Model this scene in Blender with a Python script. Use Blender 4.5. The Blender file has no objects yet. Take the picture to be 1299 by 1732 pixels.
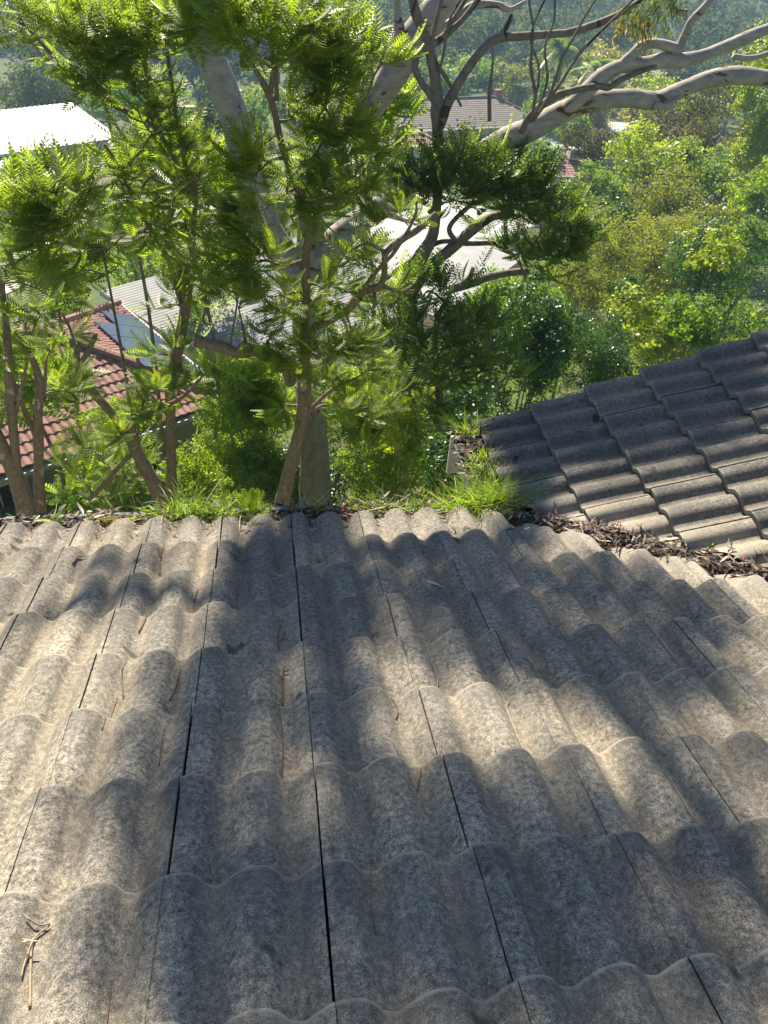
import bpy, bmesh, math
import numpy as np
from mathutils import Matrix, Vector
rad = math.radians
rng = np.random.default_rng(7)
sc = bpy.context.scene
COL = sc.collection

# ------------------------------------------------------------------ camera
F = 1301.0                                    # focal length in pixels of the 1299x1732 photo
def unit(v):
    v = np.array(v, float); return v/np.linalg.norm(v)
_d = unit((-199.5, 450, F)); _c = unit((9233, 332, F)); _c = unit(_c-_d*np.dot(_c, _d))
_n = -np.cross(_c, _d)
PITCH = rad(20)
_u = math.cos(PITCH)*_n-math.sin(PITCH)*_d
_h = math.cos(PITCH)*_d+math.sin(PITCH)*_n
RW = np.array([_c, _h, _u])                   # camera coords (right, up, fwd) -> world
cam = bpy.data.cameras.new('camera'); camo = bpy.data.objects.new('camera', cam); COL.objects.link(camo)
m = Matrix.Identity(4)
for i in range(3):
    m[i][0] = RW[i][0]; m[i][1] = RW[i][1]; m[i][2] = -RW[i][2]
camo.matrix_world = m
cam.sensor_fit = 'VERTICAL'; cam.sensor_height = 36; cam.sensor_width = 27
cam.lens = F/1732*36
cam.clip_start = 0.05; cam.clip_end = 3000
sc.camera = camo
sc.render.resolution_x = 768; sc.render.resolution_y = 1024

# ------------------------------------------------------------------ light
SUN_EL, SUN_AZ = rad(43), rad(-12)            # azimuth from +Y towards +X
S = np.array([math.sin(SUN_AZ)*math.cos(SUN_EL), math.cos(SUN_AZ)*math.cos(SUN_EL), math.sin(SUN_EL)])
w = bpy.data.worlds.new('World'); sc.world = w; w.use_nodes = True
nt = w.node_tree; bg = nt.nodes['Background']
sky = nt.nodes.new('ShaderNodeTexSky'); sky.sky_type = 'NISHITA'; sky.sun_disc = False
sky.sun_elevation = SUN_EL; sky.sun_rotation = SUN_AZ
sky.air_density = 1.0; sky.dust_density = .6; sky.ozone_density = 3.0
nt.links.new(sky.outputs[0], bg.inputs[0]); bg.inputs[1].default_value = 0.05
sun = bpy.data.lights.new('sun', 'SUN'); sun.energy = 5.0; sun.angle = rad(0.53); sun.color = (1.0, 0.88, 0.70)
suno = bpy.data.objects.new('sun', sun); COL.objects.link(suno)
suno.rotation_euler = Vector(tuple(-S)).to_track_quat('-Z', 'Y').to_euler()
sc.view_settings.view_transform = 'Standard'; sc.view_settings.look = 'None'
sc.view_settings.exposure = 1.38; sc.view_settings.gamma = 1.0
sc.cycles.max_bounces = 6; sc.cycles.transparent_max_bounces = 8; sc.cycles.volume_bounces = 1

# ------------------------------------------------------------------ projection helpers (only used to find positions while building)
def ray(px, py): return RW @ np.array([px-649.5, 866-py, F])
def at_y(px, py, Y): r = ray(px, py); return r*(Y/r[1])
def at_z(px, py, Z): r = ray(px, py); return r*(Z/r[2])
H = 1.127
NW = np.array([0, math.sin(PITCH), math.cos(PITCH)]); DW = np.array([0, math.cos(PITCH), -math.sin(PITCH)])
def onroof(px, py): r = ray(px, py); return r*(-H/(r@NW))
EC = onroof(872, 862)                          # lower end of the valley
NW2 = np.array([-math.sin(PITCH), 0, math.cos(PITCH)]); DW2 = np.array([-math.cos(PITCH), 0, -math.sin(PITCH)])
def onwing(px, py): r = ray(px, py); return r*((EC@NW2)/(r@NW2))
def proj(P):
    v = RW.T@np.asarray(P, float); return 649.5+F*v[0]/v[2], 866-F*v[1]/v[2], v[2]

_PY = [-40, -6, 0, 4, 10, 16, 24, 36, 50, 70, 100, 130, 165, 190, 225, 300, 420, 600, 900]
_PZ = [-3.5, -5.7, -5.9, -6.3, -9.2, -12.2, -14.3, -17.2, -19.2, -21.8, -24.5, -26, -27, -24, -14, 12, 20, 18, 15]
def ground(x, y):
    x = np.asarray(x, float); y = np.asarray(y, float)
    z = np.interp(y, _PY, _PZ)
    a = np.clip((np.hypot(x, y)-14)/60, 0, 1)
    z = z+a*(0.5*np.sin(x*.11+1)+0.4*np.sin(y*.13+x*.05))
    z = z+np.clip((y-170)/100, 0, 1)*(6*np.sin(x*.021+.5)+3*np.sin(x*.06+y*.03))
    return z

# ------------------------------------------------------------------ object helpers
ORG = {}
def mesh_obj(name, V, Fc, mat, parent=None, smooth=True, mats=None, midx=None):
    V = np.asarray(V, np.float32)
    if parent is not None:
        org = ORG[parent.name]
        V = V-np.asarray(org, np.float32)
    me = bpy.data.meshes.new(name)
    if isinstance(Fc, np.ndarray):
        n, k = Fc.shape
        me.vertices.add(len(V)); me.vertices.foreach_set('co', V.ravel())
        me.loops.add(n*k); me.loops.foreach_set('vertex_index', Fc.astype(np.int32).ravel())
        me.polygons.add(n)
        me.polygons.foreach_set('loop_start', np.arange(0, n*k, k, dtype=np.int32))
        me.polygons.foreach_set('loop_total', np.full(n, k, dtype=np.int32))
        me.update(calc_edges=True)
    else:
        me.from_pydata(V.tolist(), [], [tuple(int(i) for i in f) for f in Fc])
    if smooth: me.polygons.foreach_set('use_smooth', np.ones(len(me.polygons), bool))
    for mm in (mats or [mat]): me.materials.append(mm)
    if midx is not None: me.polygons.foreach_set('material_index', np.asarray(midx, np.int32))
    me.update()
    o = bpy.data.objects.new(name, me); COL.objects.link(o)
    if parent is not None:
        o.parent = parent; ORG[o.name] = ORG[parent.name]
    else: ORG[o.name] = np.zeros(3)
    return o
def tag(o, label=None, cat=None, group=None, kind=None):
    if label: o['label'] = label
    if cat: o['category'] = cat
    if group: o['group'] = group
    if kind: o['kind'] = kind
    return o
def thing(name, label, cat, loc, group=None):
    o = bpy.data.objects.new(name, None); COL.objects.link(o); o.location = tuple(float(v) for v in loc)
    o.empty_display_size = .2
    ORG[o.name] = np.array(loc, float)
    return tag(o, label, cat, group)
def copy_thing(root, loc, rz=0, sc_=1.0, label=None):
    r = root.copy(); COL.objects.link(r); r.location = tuple(float(v) for v in loc); r.rotation_euler = (0, 0, rz); r.scale = (sc_,)*3
    if label: r['label'] = label
    for ch in list(root.children):
        c = ch.copy(); COL.objects.link(c); c.parent = r
        for g in ch.children:
            d = g.copy(); COL.objects.link(d); d.parent = c
    return r
class MB:
    """collects quads / polygons"""
    def __init__(s): s.v = []; s.f = []; s.n = 0
    def add(s, V, Fc):
        V = np.asarray(V, float); s.v.append(V)
        s.f += [tuple(int(i)+s.n for i in f) for f in Fc]; s.n += len(V)
    def quad(s, a, b, c, d): s.add([a, b, c, d], [(0, 1, 2, 3)])
    def box(s, o, ex, ey, ez):
        """o corner, edge vectors"""
        o = np.array(o, float); ex, ey, ez = (np.array(q, float) for q in (ex, ey, ez))
        P = [o, o+ex, o+ex+ey, o+ey, o+ez, o+ex+ez, o+ex+ey+ez, o+ey+ez]
        s.add(P, [(0, 3, 2, 1), (4, 5, 6, 7), (0, 1, 5, 4), (1, 2, 6, 5), (2, 3, 7, 6), (3, 0, 4, 7)])
    def tube(s, pts, r, k=8, cap=True):
        pts = np.asarray(pts, float); n = len(pts); r = np.broadcast_to(np.asarray(r, float), (n,))
        t = np.gradient(pts, axis=0); t /= np.linalg.norm(t, axis=1)[:, None]+1e-9
        a = np.array([0, 0, 1.]) if abs(t[0][2]) < .9 else np.array([1., 0, 0])
        V = []
        x = unit(np.cross(a, t[0]))
        for i in range(n):
            x = unit(x-t[i]*np.dot(x, t[i])); y = np.cross(t[i], x)
            ang = np.arange(k)*2*math.pi/k
            V.append(pts[i]+r[i]*(np.cos(ang)[:, None]*x+np.sin(ang)[:, None]*y))
        V = np.concatenate(V)
        Fc = [(i*k+j, i*k+(j+1) % k, (i+1)*k+(j+1) % k, (i+1)*k+j) for i in range(n-1) for j in range(k)]
        if cap: Fc += [tuple(range(k))[::-1], tuple((n-1)*k+j for j in range(k))]
        s.add(V, Fc)
    def build(s, name, mat, parent=None, smooth=False):
        return mesh_obj(name, np.concatenate(s.v), s.f, mat, parent, smooth)
def catmull(P, m=6):
    P = np.asarray(P, float); n = len(P)
    Q = np.vstack([2*P[0]-P[1], P, 2*P[-1]-P[-2]]); out = []
    for i in range(n-1):
        p0, p1, p2, p3 = Q[i:i+4]
        for t in np.arange(m)/m:
            out.append(.5*((2*p1)+(-p0+p2)*t+(2*p0-5*p1+4*p2-p3)*t*t+(-p0+3*p1-3*p2+p3)*t**3))
    out.append(P[-1]); return np.array(out)

# ------------------------------------------------------------------ materials
def mat(name):
    m = bpy.data.materials.new(name); m.use_nodes = True
    n = m.node_tree.nodes; l = m.node_tree.links
    b = n['Principled BSDF']; return m, n, l, b
def ramp(n, stops):
    r = n.new('ShaderNodeValToRGB'); e = r.color_ramp.elements
    while len(e) < len(stops): e.new(.5)
    for i, (p, c) in enumerate(stops): e[i].position = p; e[i].color = (*c, 1) if len(c) == 3 else c
    return r
def mixc(n, l, fac, a, b, mode='MIX'):
    x = n.new('ShaderNodeMix'); x.data_type = 'RGBA'; x.blend_type = mode
    for sock, val in ((x.inputs[0], fac), (x.inputs[6], a), (x.inputs[7], b)):
        if hasattr(val, 'links') or isinstance(val, bpy.types.NodeSocket): l.new(val, sock)
        elif isinstance(val, (int, float)): sock.default_value = val
        else: sock.default_value = (*val, 1)
    return x.outputs[2]
def noise(n, l, scale, detail=4, rough=.55, vec=None, dist=0):
    x = n.new('ShaderNodeTexNoise'); x.inputs['Scale'].default_value = scale; x.inputs['Detail'].default_value = detail
    x.inputs['Roughness'].default_value = rough; x.inputs['Distortion'].default_value = dist
    if vec is not None: l.new(vec, x.inputs['Vector'])
    return x
def math_(n, l, op, a, b=0.5, clamp=False):
    x = n.new('ShaderNodeMath'); x.operation = op; x.use_clamp = clamp
    for s_, v in ((x.inputs[0], a), (x.inputs[1], b)):
        if isinstance(v, (int, float)): s_.default_value = v
        else: l.new(v, s_)
    return x.outputs[0]
def coords(n): return n.new('ShaderNodeTexCoord').outputs['Object']
def bump(n, l, b, h, strength=.4, dist=.01):
    x = n.new('ShaderNodeBump'); x.inputs['Strength'].default_value = strength; x.inputs['Distance'].default_value = dist
    l.new(h, x.inputs['Height']); l.new(x.outputs[0], b.inputs['Normal']); return x

def simple(name, col, rough=.7, var=.25, scale=3., metal=0, bmp=0, spec=.5):
    m, n, l, b = mat(name); co = coords(n)
    ns = noise(n, l, scale, 6, .6, co)
    lo = tuple(c*(1-var) for c in col); hi = tuple(min(1, c*(1+var)) for c in col)
    r = ramp(n, [(.3, lo), (.7, hi)]); l.new(ns.outputs[0], r.inputs[0])
    l.new(r.outputs[0], b.inputs['Base Color'])
    b.inputs['Roughness'].default_value = rough; b.inputs['Metallic'].default_value = metal
    b.inputs['Specular IOR Level'].default_value = spec
    if bmp: bump(n, l, b, ns.outputs[0], bmp, .02)
    return m

def leafmat(name, c1, c2, trans=.45, tint=(1.0, 1.0, .35), rough=.42, spec=.45, tboost=1.6):
    """two leaf colours picked per leaf, lit from both sides"""
    m, n, l, b = mat(name)
    geo = n.new('ShaderNodeNewGeometry')
    r = ramp(n, [(0, c1), (1, c2)]); nb = noise(n, l, 4.5, 3, .6, coords(n)); nr = ramp(n, [(.35, (0, 0, 0)), (.65, (1, 1, 1))]); l.new(nb.outputs[0], nr.inputs[0])
    l.new(math_(n, l, 'MULTIPLY_ADD', geo.outputs['Random Per Island'], .4), r.inputs[0]); l.new(math_(n, l, 'MULTIPLY', nr.outputs[0], .6), r.inputs[0].links[0].from_node.inputs[2])
    ns = noise(n, l, 1.7, 2, .5, coords(n))
    hv = n.new('ShaderNodeHueSaturation'); l.new(r.outputs[0], hv.inputs['Color'])
    l.new(math_(n, l, 'MULTIPLY_ADD', ns.outputs[0], .7), hv.inputs['Value'])
    hv.inputs['Value'].links[0].from_node.inputs[2].default_value = .65
    l.new(hv.outputs[0], b.inputs['Base Color'])
    b.inputs['Roughness'].default_value = rough; b.inputs['Specular IOR Level'].default_value = spec
    t = n.new('ShaderNodeBsdfTranslucent')
    tc = mixc(n, l, 1.0, hv.outputs[0], tuple(min(1, q)*1.0 for q in tint), 'MULTIPLY')
    tb = n.new('ShaderNodeHueSaturation'); tb.inputs['Value'].default_value = tboost*2; l.new(tc, tb.inputs['Color'])
    l.new(tb.outputs[0], t.inputs['Color'])
    mx = n.new('ShaderNodeMixShader'); mx.inputs[0].default_value = trans
    l.new(b.outputs[0], mx.inputs[1]); l.new(t.outputs[0], mx.inputs[2])
    l.new(mx.outputs[0], n['Material Output'].inputs['Surface'])
    return m

def tile_material():
    m, n, l, b = mat('weathered_concrete'); co = coords(n)
    at = n.new('ShaderNodeAttribute'); at.attribute_name = 'pan'          # how far down the profile
    fine = noise(n, l, 400, 3, .7, co); mid = noise(n, l, 75, 5, .7, co); big = noise(n, l, 3.2, 5, .6, co)
    base = ramp(n, [(.32, (.075, .074, .071)), (.5, (.29, .266, .225)), (.69, (.60, .54, .44))])
    l.new(mid.outputs[0], base.inputs[0])
    sp = ramp(n, [(.40, (.30, .30, .31)), (.60, (1.5, 1.46, 1.38))]); l.new(fine.outputs[0], sp.inputs[0])
    c = mixc(n, l, .9, base.outputs[0], sp.outputs[0], 'MULTIPLY')
    # pale thread-like lichen
    wv = n.new('ShaderNodeVectorMath'); wv.operation = 'MULTIPLY_ADD'
    l.new(noise(n, l, 45, 3, .6, co).outputs['Color'], wv.inputs[0]); wv.inputs[1].default_value = (.045,)*3; l.new(co, wv.inputs[2])
    vo = n.new('ShaderNodeTexVoronoi'); vo.feature = 'DISTANCE_TO_EDGE'; vo.inputs['Scale'].default_value = 62
    l.new(wv.outputs[0], vo.inputs['Vector'])
    th = ramp(n, [(.0, (1, 1, 1)), (.05, (0, 0, 0))]); l.new(vo.outputs[0], th.inputs[0])
    patch = ramp(n, [(.42, (0, 0, 0)), (.54, (1, 1, 1))]); l.new(noise(n, l, 28, 4, .7, co).outputs[0], patch.inputs[0])
    lf = math_(n, l, 'MULTIPLY', th.outputs[0], patch.outputs[0])
    c = mixc(n, l, math_(n, l, 'MULTIPLY', lf, .85), c, (.55, .54, .50))
    # pale crust spots
    cs = ramp(n, [(.66, (0, 0, 0)), (.72, (1, 1, 1))]); l.new(noise(n, l, 150, 2, .5, co).outputs[0], cs.inputs[0])
    c = mixc(n, l, math_(n, l, 'MULTIPLY', cs.outputs[0], .5), c, (.50, .50, .47))
    # algae on large patches
    al = ramp(n, [(.40, (0, 0, 0)), (.64, (1, 1, 1))]); l.new(big.outputs[0], al.inputs[0])
    c = mixc(n, l, math_(n, l, 'MULTIPLY', al.outputs[0], .38), c, mixc(n, l, fine.outputs[0], (.05, .05, .047), (.2, .2, .19)))
    # black growth and shade painted on tile lower ends, lit lip painted pale
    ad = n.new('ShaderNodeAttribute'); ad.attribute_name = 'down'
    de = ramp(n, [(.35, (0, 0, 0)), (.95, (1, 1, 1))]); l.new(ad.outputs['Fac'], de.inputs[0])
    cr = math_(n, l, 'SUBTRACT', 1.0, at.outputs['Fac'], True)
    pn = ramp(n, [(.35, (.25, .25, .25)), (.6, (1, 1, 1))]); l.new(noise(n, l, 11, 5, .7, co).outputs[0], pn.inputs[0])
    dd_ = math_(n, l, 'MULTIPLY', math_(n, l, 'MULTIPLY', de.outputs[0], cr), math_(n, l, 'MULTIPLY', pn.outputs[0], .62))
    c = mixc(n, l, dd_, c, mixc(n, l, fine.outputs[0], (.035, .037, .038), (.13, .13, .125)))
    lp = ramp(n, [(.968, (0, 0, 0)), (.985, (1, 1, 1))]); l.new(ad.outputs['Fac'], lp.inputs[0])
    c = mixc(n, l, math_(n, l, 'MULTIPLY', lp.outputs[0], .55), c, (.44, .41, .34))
    aw = n.new('ShaderNodeAttribute'); aw.attribute_name = 'wing_dark'  # wing slope tiles darkened all over
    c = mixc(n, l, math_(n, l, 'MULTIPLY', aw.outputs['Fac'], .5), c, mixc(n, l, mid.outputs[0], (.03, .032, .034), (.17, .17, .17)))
    # dusty pans
    c = mixc(n, l, math_(n, l, 'MULTIPLY', at.outputs['Fac'], math_(n, l, 'MULTIPLY', pn.outputs[0], .5)), c, mixc(n, l, fine.outputs[0], (.15, .125, .09), (.34, .29, .215)))
    # clean, newer end courses / valley cuts
    at2 = n.new('ShaderNodeAttribute'); at2.attribute_name = 'clean'
    c = mixc(n, l, math_(n, l, 'MULTIPLY', at2.outputs['Fac'], .75), c, mixc(n, l, fine.outputs[0], (.27, .25, .215), (.40, .37, .32)))
    geo = n.new('ShaderNodeNewGeometry'); pt = ramp(n, [(0, (.64, .65, .68)), (.5, (1, 1, 1)), (1, (1.28, 1.22, 1.10))]); l.new(geo.outputs['Random Per Island'], pt.inputs[0])
    c = mixc(n, l, .8, c, pt.outputs[0], 'MULTIPLY')
    blot = ramp(n, [(.57, (0, 0, 0)), (.60, (1, 1, 1))]); l.new(noise(n, l, 16, 3, .75, co, .4).outputs[0], blot.inputs[0])
    c = mixc(n, l, math_(n, l, 'MULTIPLY', blot.outputs[0], .10), c, (.50, .50, .46))
    mp = n.new('ShaderNodeMapping'); mp.inputs['Scale'].default_value = (26, 1.6, 3); l.new(co, mp.inputs[0])
    st = ramp(n, [(.50, (0, 0, 0)), (.68, (1, 1, 1))]); l.new(noise(n, l, 1.0, 4, .6, mp.outputs[0]).outputs[0], st.inputs[0])
    sf = math_(n, l, 'MULTIPLY', math_(n, l, 'MULTIPLY', st.outputs[0], .42), math_(n, l, 'SUBTRACT', 1.0, aw.outputs['Fac'], True))
    c = mixc(n, l, sf, c, mixc(n, l, fine.outputs[0], (.05, .05, .045), (.16, .155, .14)))
    spt = ramp(n, [(.70, (0, 0, 0)), (.74, (1, 1, 1))]); l.new(noise(n, l, 9, 2, .5, co).outputs[0], spt.inputs[0])
    c = mixc(n, l, math_(n, l, 'MULTIPLY', spt.outputs[0], .7), c, (.04, .04, .038))
    l.new(c, b.inputs['Base Color'])
    b.inputs['Roughness'].default_value = .95; b.inputs['Specular IOR Level'].default_value = .25
    hh = mixc(n, l, .5, fine.outputs[0], mid.outputs[0])
    hh = mixc(n, l, .35, hh, lf)
    bump(n, l, b, hh, .55, .006)
    return m

def barkmat(name, a, c2, patch, pscale=3, stretch=(1, 1, .25), pth=.62, bscale=12, bs=.5):
    m, n, l, b = mat(name); co = coords(n)
    mp = n.new('ShaderNodeMapping'); mp.inputs['Scale'].default_value = stretch; l.new(co, mp.inputs[0])
    n1 = noise(n, l, bscale, 6, .65, mp.outputs[0]); n2 = noise(n, l, pscale, 3, .5, mp.outputs[0], .6)
    r = ramp(n, [(.3, a), (.7, c2)]); l.new(n1.outputs[0], r.inputs[0])
    r2 = ramp(n, [(pth, (0, 0, 0)), (pth+.03, (1, 1, 1))]); l.new(n2.outputs[0], r2.inputs[0])
    l.new(mixc(n, l, r2.outputs[0], r.outputs[0], patch), b.inputs['Base Color'])
    b.inputs['Roughness'].default_value = .75; b.inputs['Specular IOR Level'].default_value = .3
    bump(n, l, b, n1.outputs[0], bs, .03)
    return m

M = {}
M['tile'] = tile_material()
M['dark'] = simple('dark_underlay', (.012, .012, .012), .95)
M['gutter'] = simple('old_painted_metal', (.24, .26, .27), .5, .3, 20)
M['fascia'] = simple('pale_painted_timber', (.42, .40, .36), .7, .15, 14, bmp=.2)
M['wall'] = simple('rendered_wall', (.42, .39, .33), .9, .1, 4)
M['khaki'] = simple('olive_render', (.24, .225, .16), .9, .12, 3)
M['litter'] = None
M['gum'] = barkmat('smooth_gum_bark', (.20, .185, .165), (.42, .39, .35), (.12, .07, .045), 6.5, (.45, 1, 1), .60, 9, .45)
M['gumdark'] = barkmat('dark_gum_bark', (.10, .085, .07), (.24, .20, .17), (.05, .035, .03), 5, (1, 1, .5), .6, 14, .5)
M['jbark'] = barkmat('rough_brown_bark', (.11, .085, .065), (.27, .21, .16), (.35, .32, .27), 8, (1, 1, .6), .66, 30, .8)
M['twig'] = simple('dry_twig', (.20, .115, .065), .8, .4, 60)
M['ptwig'] = simple('pale_dry_twig', (.33, .26, .19), .8, .3, 60)
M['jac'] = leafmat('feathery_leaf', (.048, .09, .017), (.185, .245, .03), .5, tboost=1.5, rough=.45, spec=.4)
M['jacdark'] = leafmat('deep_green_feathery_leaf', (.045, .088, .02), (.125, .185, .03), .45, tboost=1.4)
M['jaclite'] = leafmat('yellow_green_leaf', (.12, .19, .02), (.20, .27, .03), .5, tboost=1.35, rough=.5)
M['gumleaf'] = leafmat('gum_leaf', (.05, .08, .03), (.11, .14, .05), .3, rough=.35)
M['gumred'] = leafmat('new_red_gum_leaf', (.12, .12, .03), (.26, .15, .04), .4)
M['grass'] = leafmat('grass_blade', (.10, .18, .02), (.22, .30, .05), .45, tboost=1.5)
M['olive'] = leafmat('olive_yellow_leaf', (.07, .10, .022), (.19, .20, .05), .4, rough=.6, spec=.2)
M['bright'] = leafmat('bright_yellow_green_leaf', (.11, .17, .02), (.27, .32, .03), .45, tboost=1.3)
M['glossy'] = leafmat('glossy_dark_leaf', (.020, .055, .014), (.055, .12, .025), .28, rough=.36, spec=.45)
M['mid'] = leafmat('mid_green_leaf', (.05, .10, .018), (.14, .21, .03), .45, rough=.5, spec=.3)
M['brownleaf'] = leafmat('bronze_green_leaf', (.035, .045, .015), (.10, .085, .03), .3, rough=.6, spec=.2)
M['pale'] = leafmat('pale_golden_leaf', (.20, .20, .07), (.32, .29, .12), .3)
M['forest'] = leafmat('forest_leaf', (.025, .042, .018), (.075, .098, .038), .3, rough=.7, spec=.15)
M['palm'] = leafmat('palm_leaf', (.07, .12, .03), (.16, .22, .06), .35)

# ------------------------------------------------------------------ ground
def sheet(name, xs, ys, mat_, off=0.):
    X, Y = np.meshgrid(xs, ys); Z = ground(X, Y)+off
    V = np.stack([X, Y, Z], -1).reshape(-1, 3); nx = len(xs)
    i = np.arange((len(ys)-1)*(nx-1)); r = i//(nx-1); c = i % (nx-1); a = r*nx+c
    return mesh_obj(name, V, np.stack([a, a+1, a+nx+1, a+nx], 1), mat_)
def ground_material():
    m, n, l, b = mat('grassy_ground'); co = coords(n)
    a = noise(n, l, .12, 5, .6, co); f = noise(n, l, 3, 6, .7, co)
    g = ramp(n, [(.3, (.035, .06, .012)), (.7, (.085, .13, .025))]); l.new(f.outputs[0], g.inputs[0])
    d = ramp(n, [(.3, (.035, .035, .015)), (.7, (.09, .08, .04))]); l.new(f.outputs[0], d.inputs[0])
    k = ramp(n, [(.36, (0, 0, 0)), (.5, (1, 1, 1))]); l.new(a.outputs[0], k.inputs[0])
    l.new(mixc(n, l, k.outputs[0], d.outputs[0], g.outputs[0]), b.inputs['Base Color'])
    b.inputs['Roughness'].default_value = .95; bump(n, l, b, f.outputs[0], .6, .1); return m
M['ground'] = ground_material()
xs = np.concatenate([np.arange(-700, -100, 25), np.arange(-100, -20, 5), np.arange(-20, 30, 1), np.arange(30, 140, 5), np.arange(140, 801, 25)])
ys = np.concatenate([np.arange(-60, 0, 5), np.arange(0, 40, 1), np.arange(40, 240, 5), np.arange(240, 901, 30)])
tag(sheet('ground', xs, ys, M['ground']), kind='structure')

# ------------------------------------------------------------------ the tiled house we stand on
TW, TG, AMP = .300, .2975, .040
VE = 3.285
def profile(s):                                # s in tile widths; two rolls per tile, crest w = 0, pan w = -AMP
    q = (2*s-.16+.5) % 1.0-.5                  # slow rise on one side, steep fall into the pan on the other
    a = np.clip((q+.47)/.45, 0, 1); b_ = np.clip((.345-q)/.235, 0, 1)
    f1 = (np.sin(a*math.pi/2)**1.0)*(np.sin(b_*math.pi/2)**.9); f0 = (.5+.5*np.cos(2*math.pi*q))**.58
    return AMP*(.55*f1+.45*f0)-AMP
def tile_field(i0, i1, j0, j1, ve, u_off, seed):
    """tiles in (u across, v down, w up); returns vertices, quads, pan value and clean value per vertex"""
    r = np.random.default_rng(seed)
    su = np.linspace(0, 1, 41); nu = len(su)
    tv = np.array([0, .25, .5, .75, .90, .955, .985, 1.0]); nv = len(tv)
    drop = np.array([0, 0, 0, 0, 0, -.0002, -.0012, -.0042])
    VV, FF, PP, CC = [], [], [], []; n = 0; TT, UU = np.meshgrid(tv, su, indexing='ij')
    q = np.arange((nv)*(nu-1)); rr = q//(nu-1); cc = q % (nu-1); a = rr*nu+cc
    quads = np.stack([a, a+1, a+nu+1, a+nu], 1)
    for j in range(j0, j1):
        for i in range(i0, i1):
            du, dv, lift, tilt = r.normal(0, .0012), r.normal(0, .002), r.normal(0, .0012), r.normal(0, .0015)
            skew = r.normal(0, .0012)
            g0 = .0013+abs(r.normal(0, .0007)); 
            U, T = np.meshgrid(su, tv)
            vtop = ve-TG*(j+1)-.03; vbot = ve-TG*j
            v = vtop+(vbot-vtop)*T+dv
            u = u_off+TW*i+g0+(TW-2*g0)*U+du+skew*T
            pr = profile(U)
            lo = .040*T-.040-(.003*(1-U))                # lower end rides on the next course
            wv = pr+lo+lift+tilt*(U-.5)+drop[:, None]+.002
            und = wv[-1]-.024                            # front lip
            V = np.stack([u.ravel(), v.ravel(), wv.ravel()], 1)
            lip = np.stack([u[-1], v[-1]+.0005, und], 1)
            # side skirts close the joint
            V = np.concatenate([V, lip]); 
            p = np.clip(-pr/AMP, 0, 1)**1.5; PPv = np.concatenate([p.ravel(), p[-1]])
            sk = []
            VV.append(V); FF.append(quads+n); PP.append(PPv)
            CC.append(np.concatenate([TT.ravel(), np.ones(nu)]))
            base = n; n += len(V)
            for side in (0, nu-1):
                idx = base+np.arange(nv)*nu+side
                low = V[idx-base]-np.array([0, 0, .02])
                VV.append(low); li = n+np.arange(nv); n += nv; PP.append(np.full(nv, .3)); CC.append(np.zeros(nv))
                f = np.stack([idx[:-1], idx[1:], li[1:], li[:-1]], 1)
                FF.append(f if side == 0 else f[:, ::-1])
    return np.concatenate(VV), np.concatenate(FF), np.concatenate(PP), np.concatenate(CC)
def roof_obj(name, field, o, eu, ev, ew, parent, cuts, cleanfn, label):
    V, Fc, P, Cn = field
    W = o+V[:, :1]*eu+V[:, 1:2]*ev+V[:, 2:]*ew
    rep = (W@np.array([1.3, .7, .4]))
    W = W+ew*(.0016*np.sin(W[:, 0:1]*9+W[:, 1:2]*5)+.0012*np.sin(W[:, 1:2]*17-W[:, 0:1]*11))
    ob = mesh_obj(name, W, Fc, M['tile'], parent)
    me = ob.data
    for nm, arr in (('pan', P), ('clean', cleanfn(W)), ('down', Cn), ('wing_dark', np.full(len(W), float('wing' in label)))):
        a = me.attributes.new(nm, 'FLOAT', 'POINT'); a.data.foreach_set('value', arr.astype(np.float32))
    bm = bmesh.new(); bm.from_mesh(me)
    for co, no in cuts:
        bmesh.ops.bisect_plane(bm, geom=bm.verts[:]+bm.edges[:]+bm.faces[:], plane_co=tuple(np.asarray(co)-ORG[parent.name]), plane_no=tuple(no), clear_outer=True)
    # sharp joint edges
    bm.to_mesh(me); bm.free(); me.set_sharp_from_angle(angle=rad(42))
    tag(ob, label); return ob

house = thing('tiled_house', 'grey concrete tiled house roof in the foreground with a side wing at right', 'house', (-1, 0, float(ground(-1, 0))))
P0 = -H*NW                                       # roof plane origin (u=0, v=0)
ex, ey, ez = np.eye(3)
vdir = unit((1, -1, 0)); vout = unit((1, 1, 0))  # valley runs along vdir in plan
fld = tile_field(-20, 15, 0, 19, VE, .067-.5*0, 3)
def clean_main(W):
    d = (W-EC)@vout
    return np.clip(1-(-d-.05)/.16, 0, 1)*np.clip((W[:, 0]-.6)/.5, 0, 1)
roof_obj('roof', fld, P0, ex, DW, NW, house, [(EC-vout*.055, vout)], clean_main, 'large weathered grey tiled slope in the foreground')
# wing
YB = 3.405
fld = tile_field(0, 13, 0, 17, 0.015, 0, 5)
def clean_wing(W):
    d = (W-EC)@vout
    return np.clip(1-(d-.03)/.2, 0, 1)
# u axis for the wing: across = +y, so that the frame (u, v, w) stays right handed enough for smooth normals
V_, F_, P_, C_ = fld
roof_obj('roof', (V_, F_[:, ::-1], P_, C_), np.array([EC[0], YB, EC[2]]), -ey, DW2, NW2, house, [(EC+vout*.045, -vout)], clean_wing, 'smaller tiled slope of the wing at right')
# underlay under both slopes, a few centimetres down
mb = MB()
o = P0-NW*.085
mb.quad(o+ex*-6+DW*-2.4, o+ex*-6+DW*(VE-.05), o+ex*(EC[0])+DW*(VE-.05), o+ex*(EC[0]+5.3)+DW*-2.4)
o2 = np.array([EC[0], 0, EC[2]])-NW2*.085
mb.quad(o2+ey*(EC[1]), o2+ey*(YB-.02), o2+ey*(YB-.02)-DW2*5.05, o2+ey*(EC[1]-5)-DW2*5.05)
mb.build('underlay', M['dark'], house)
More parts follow.
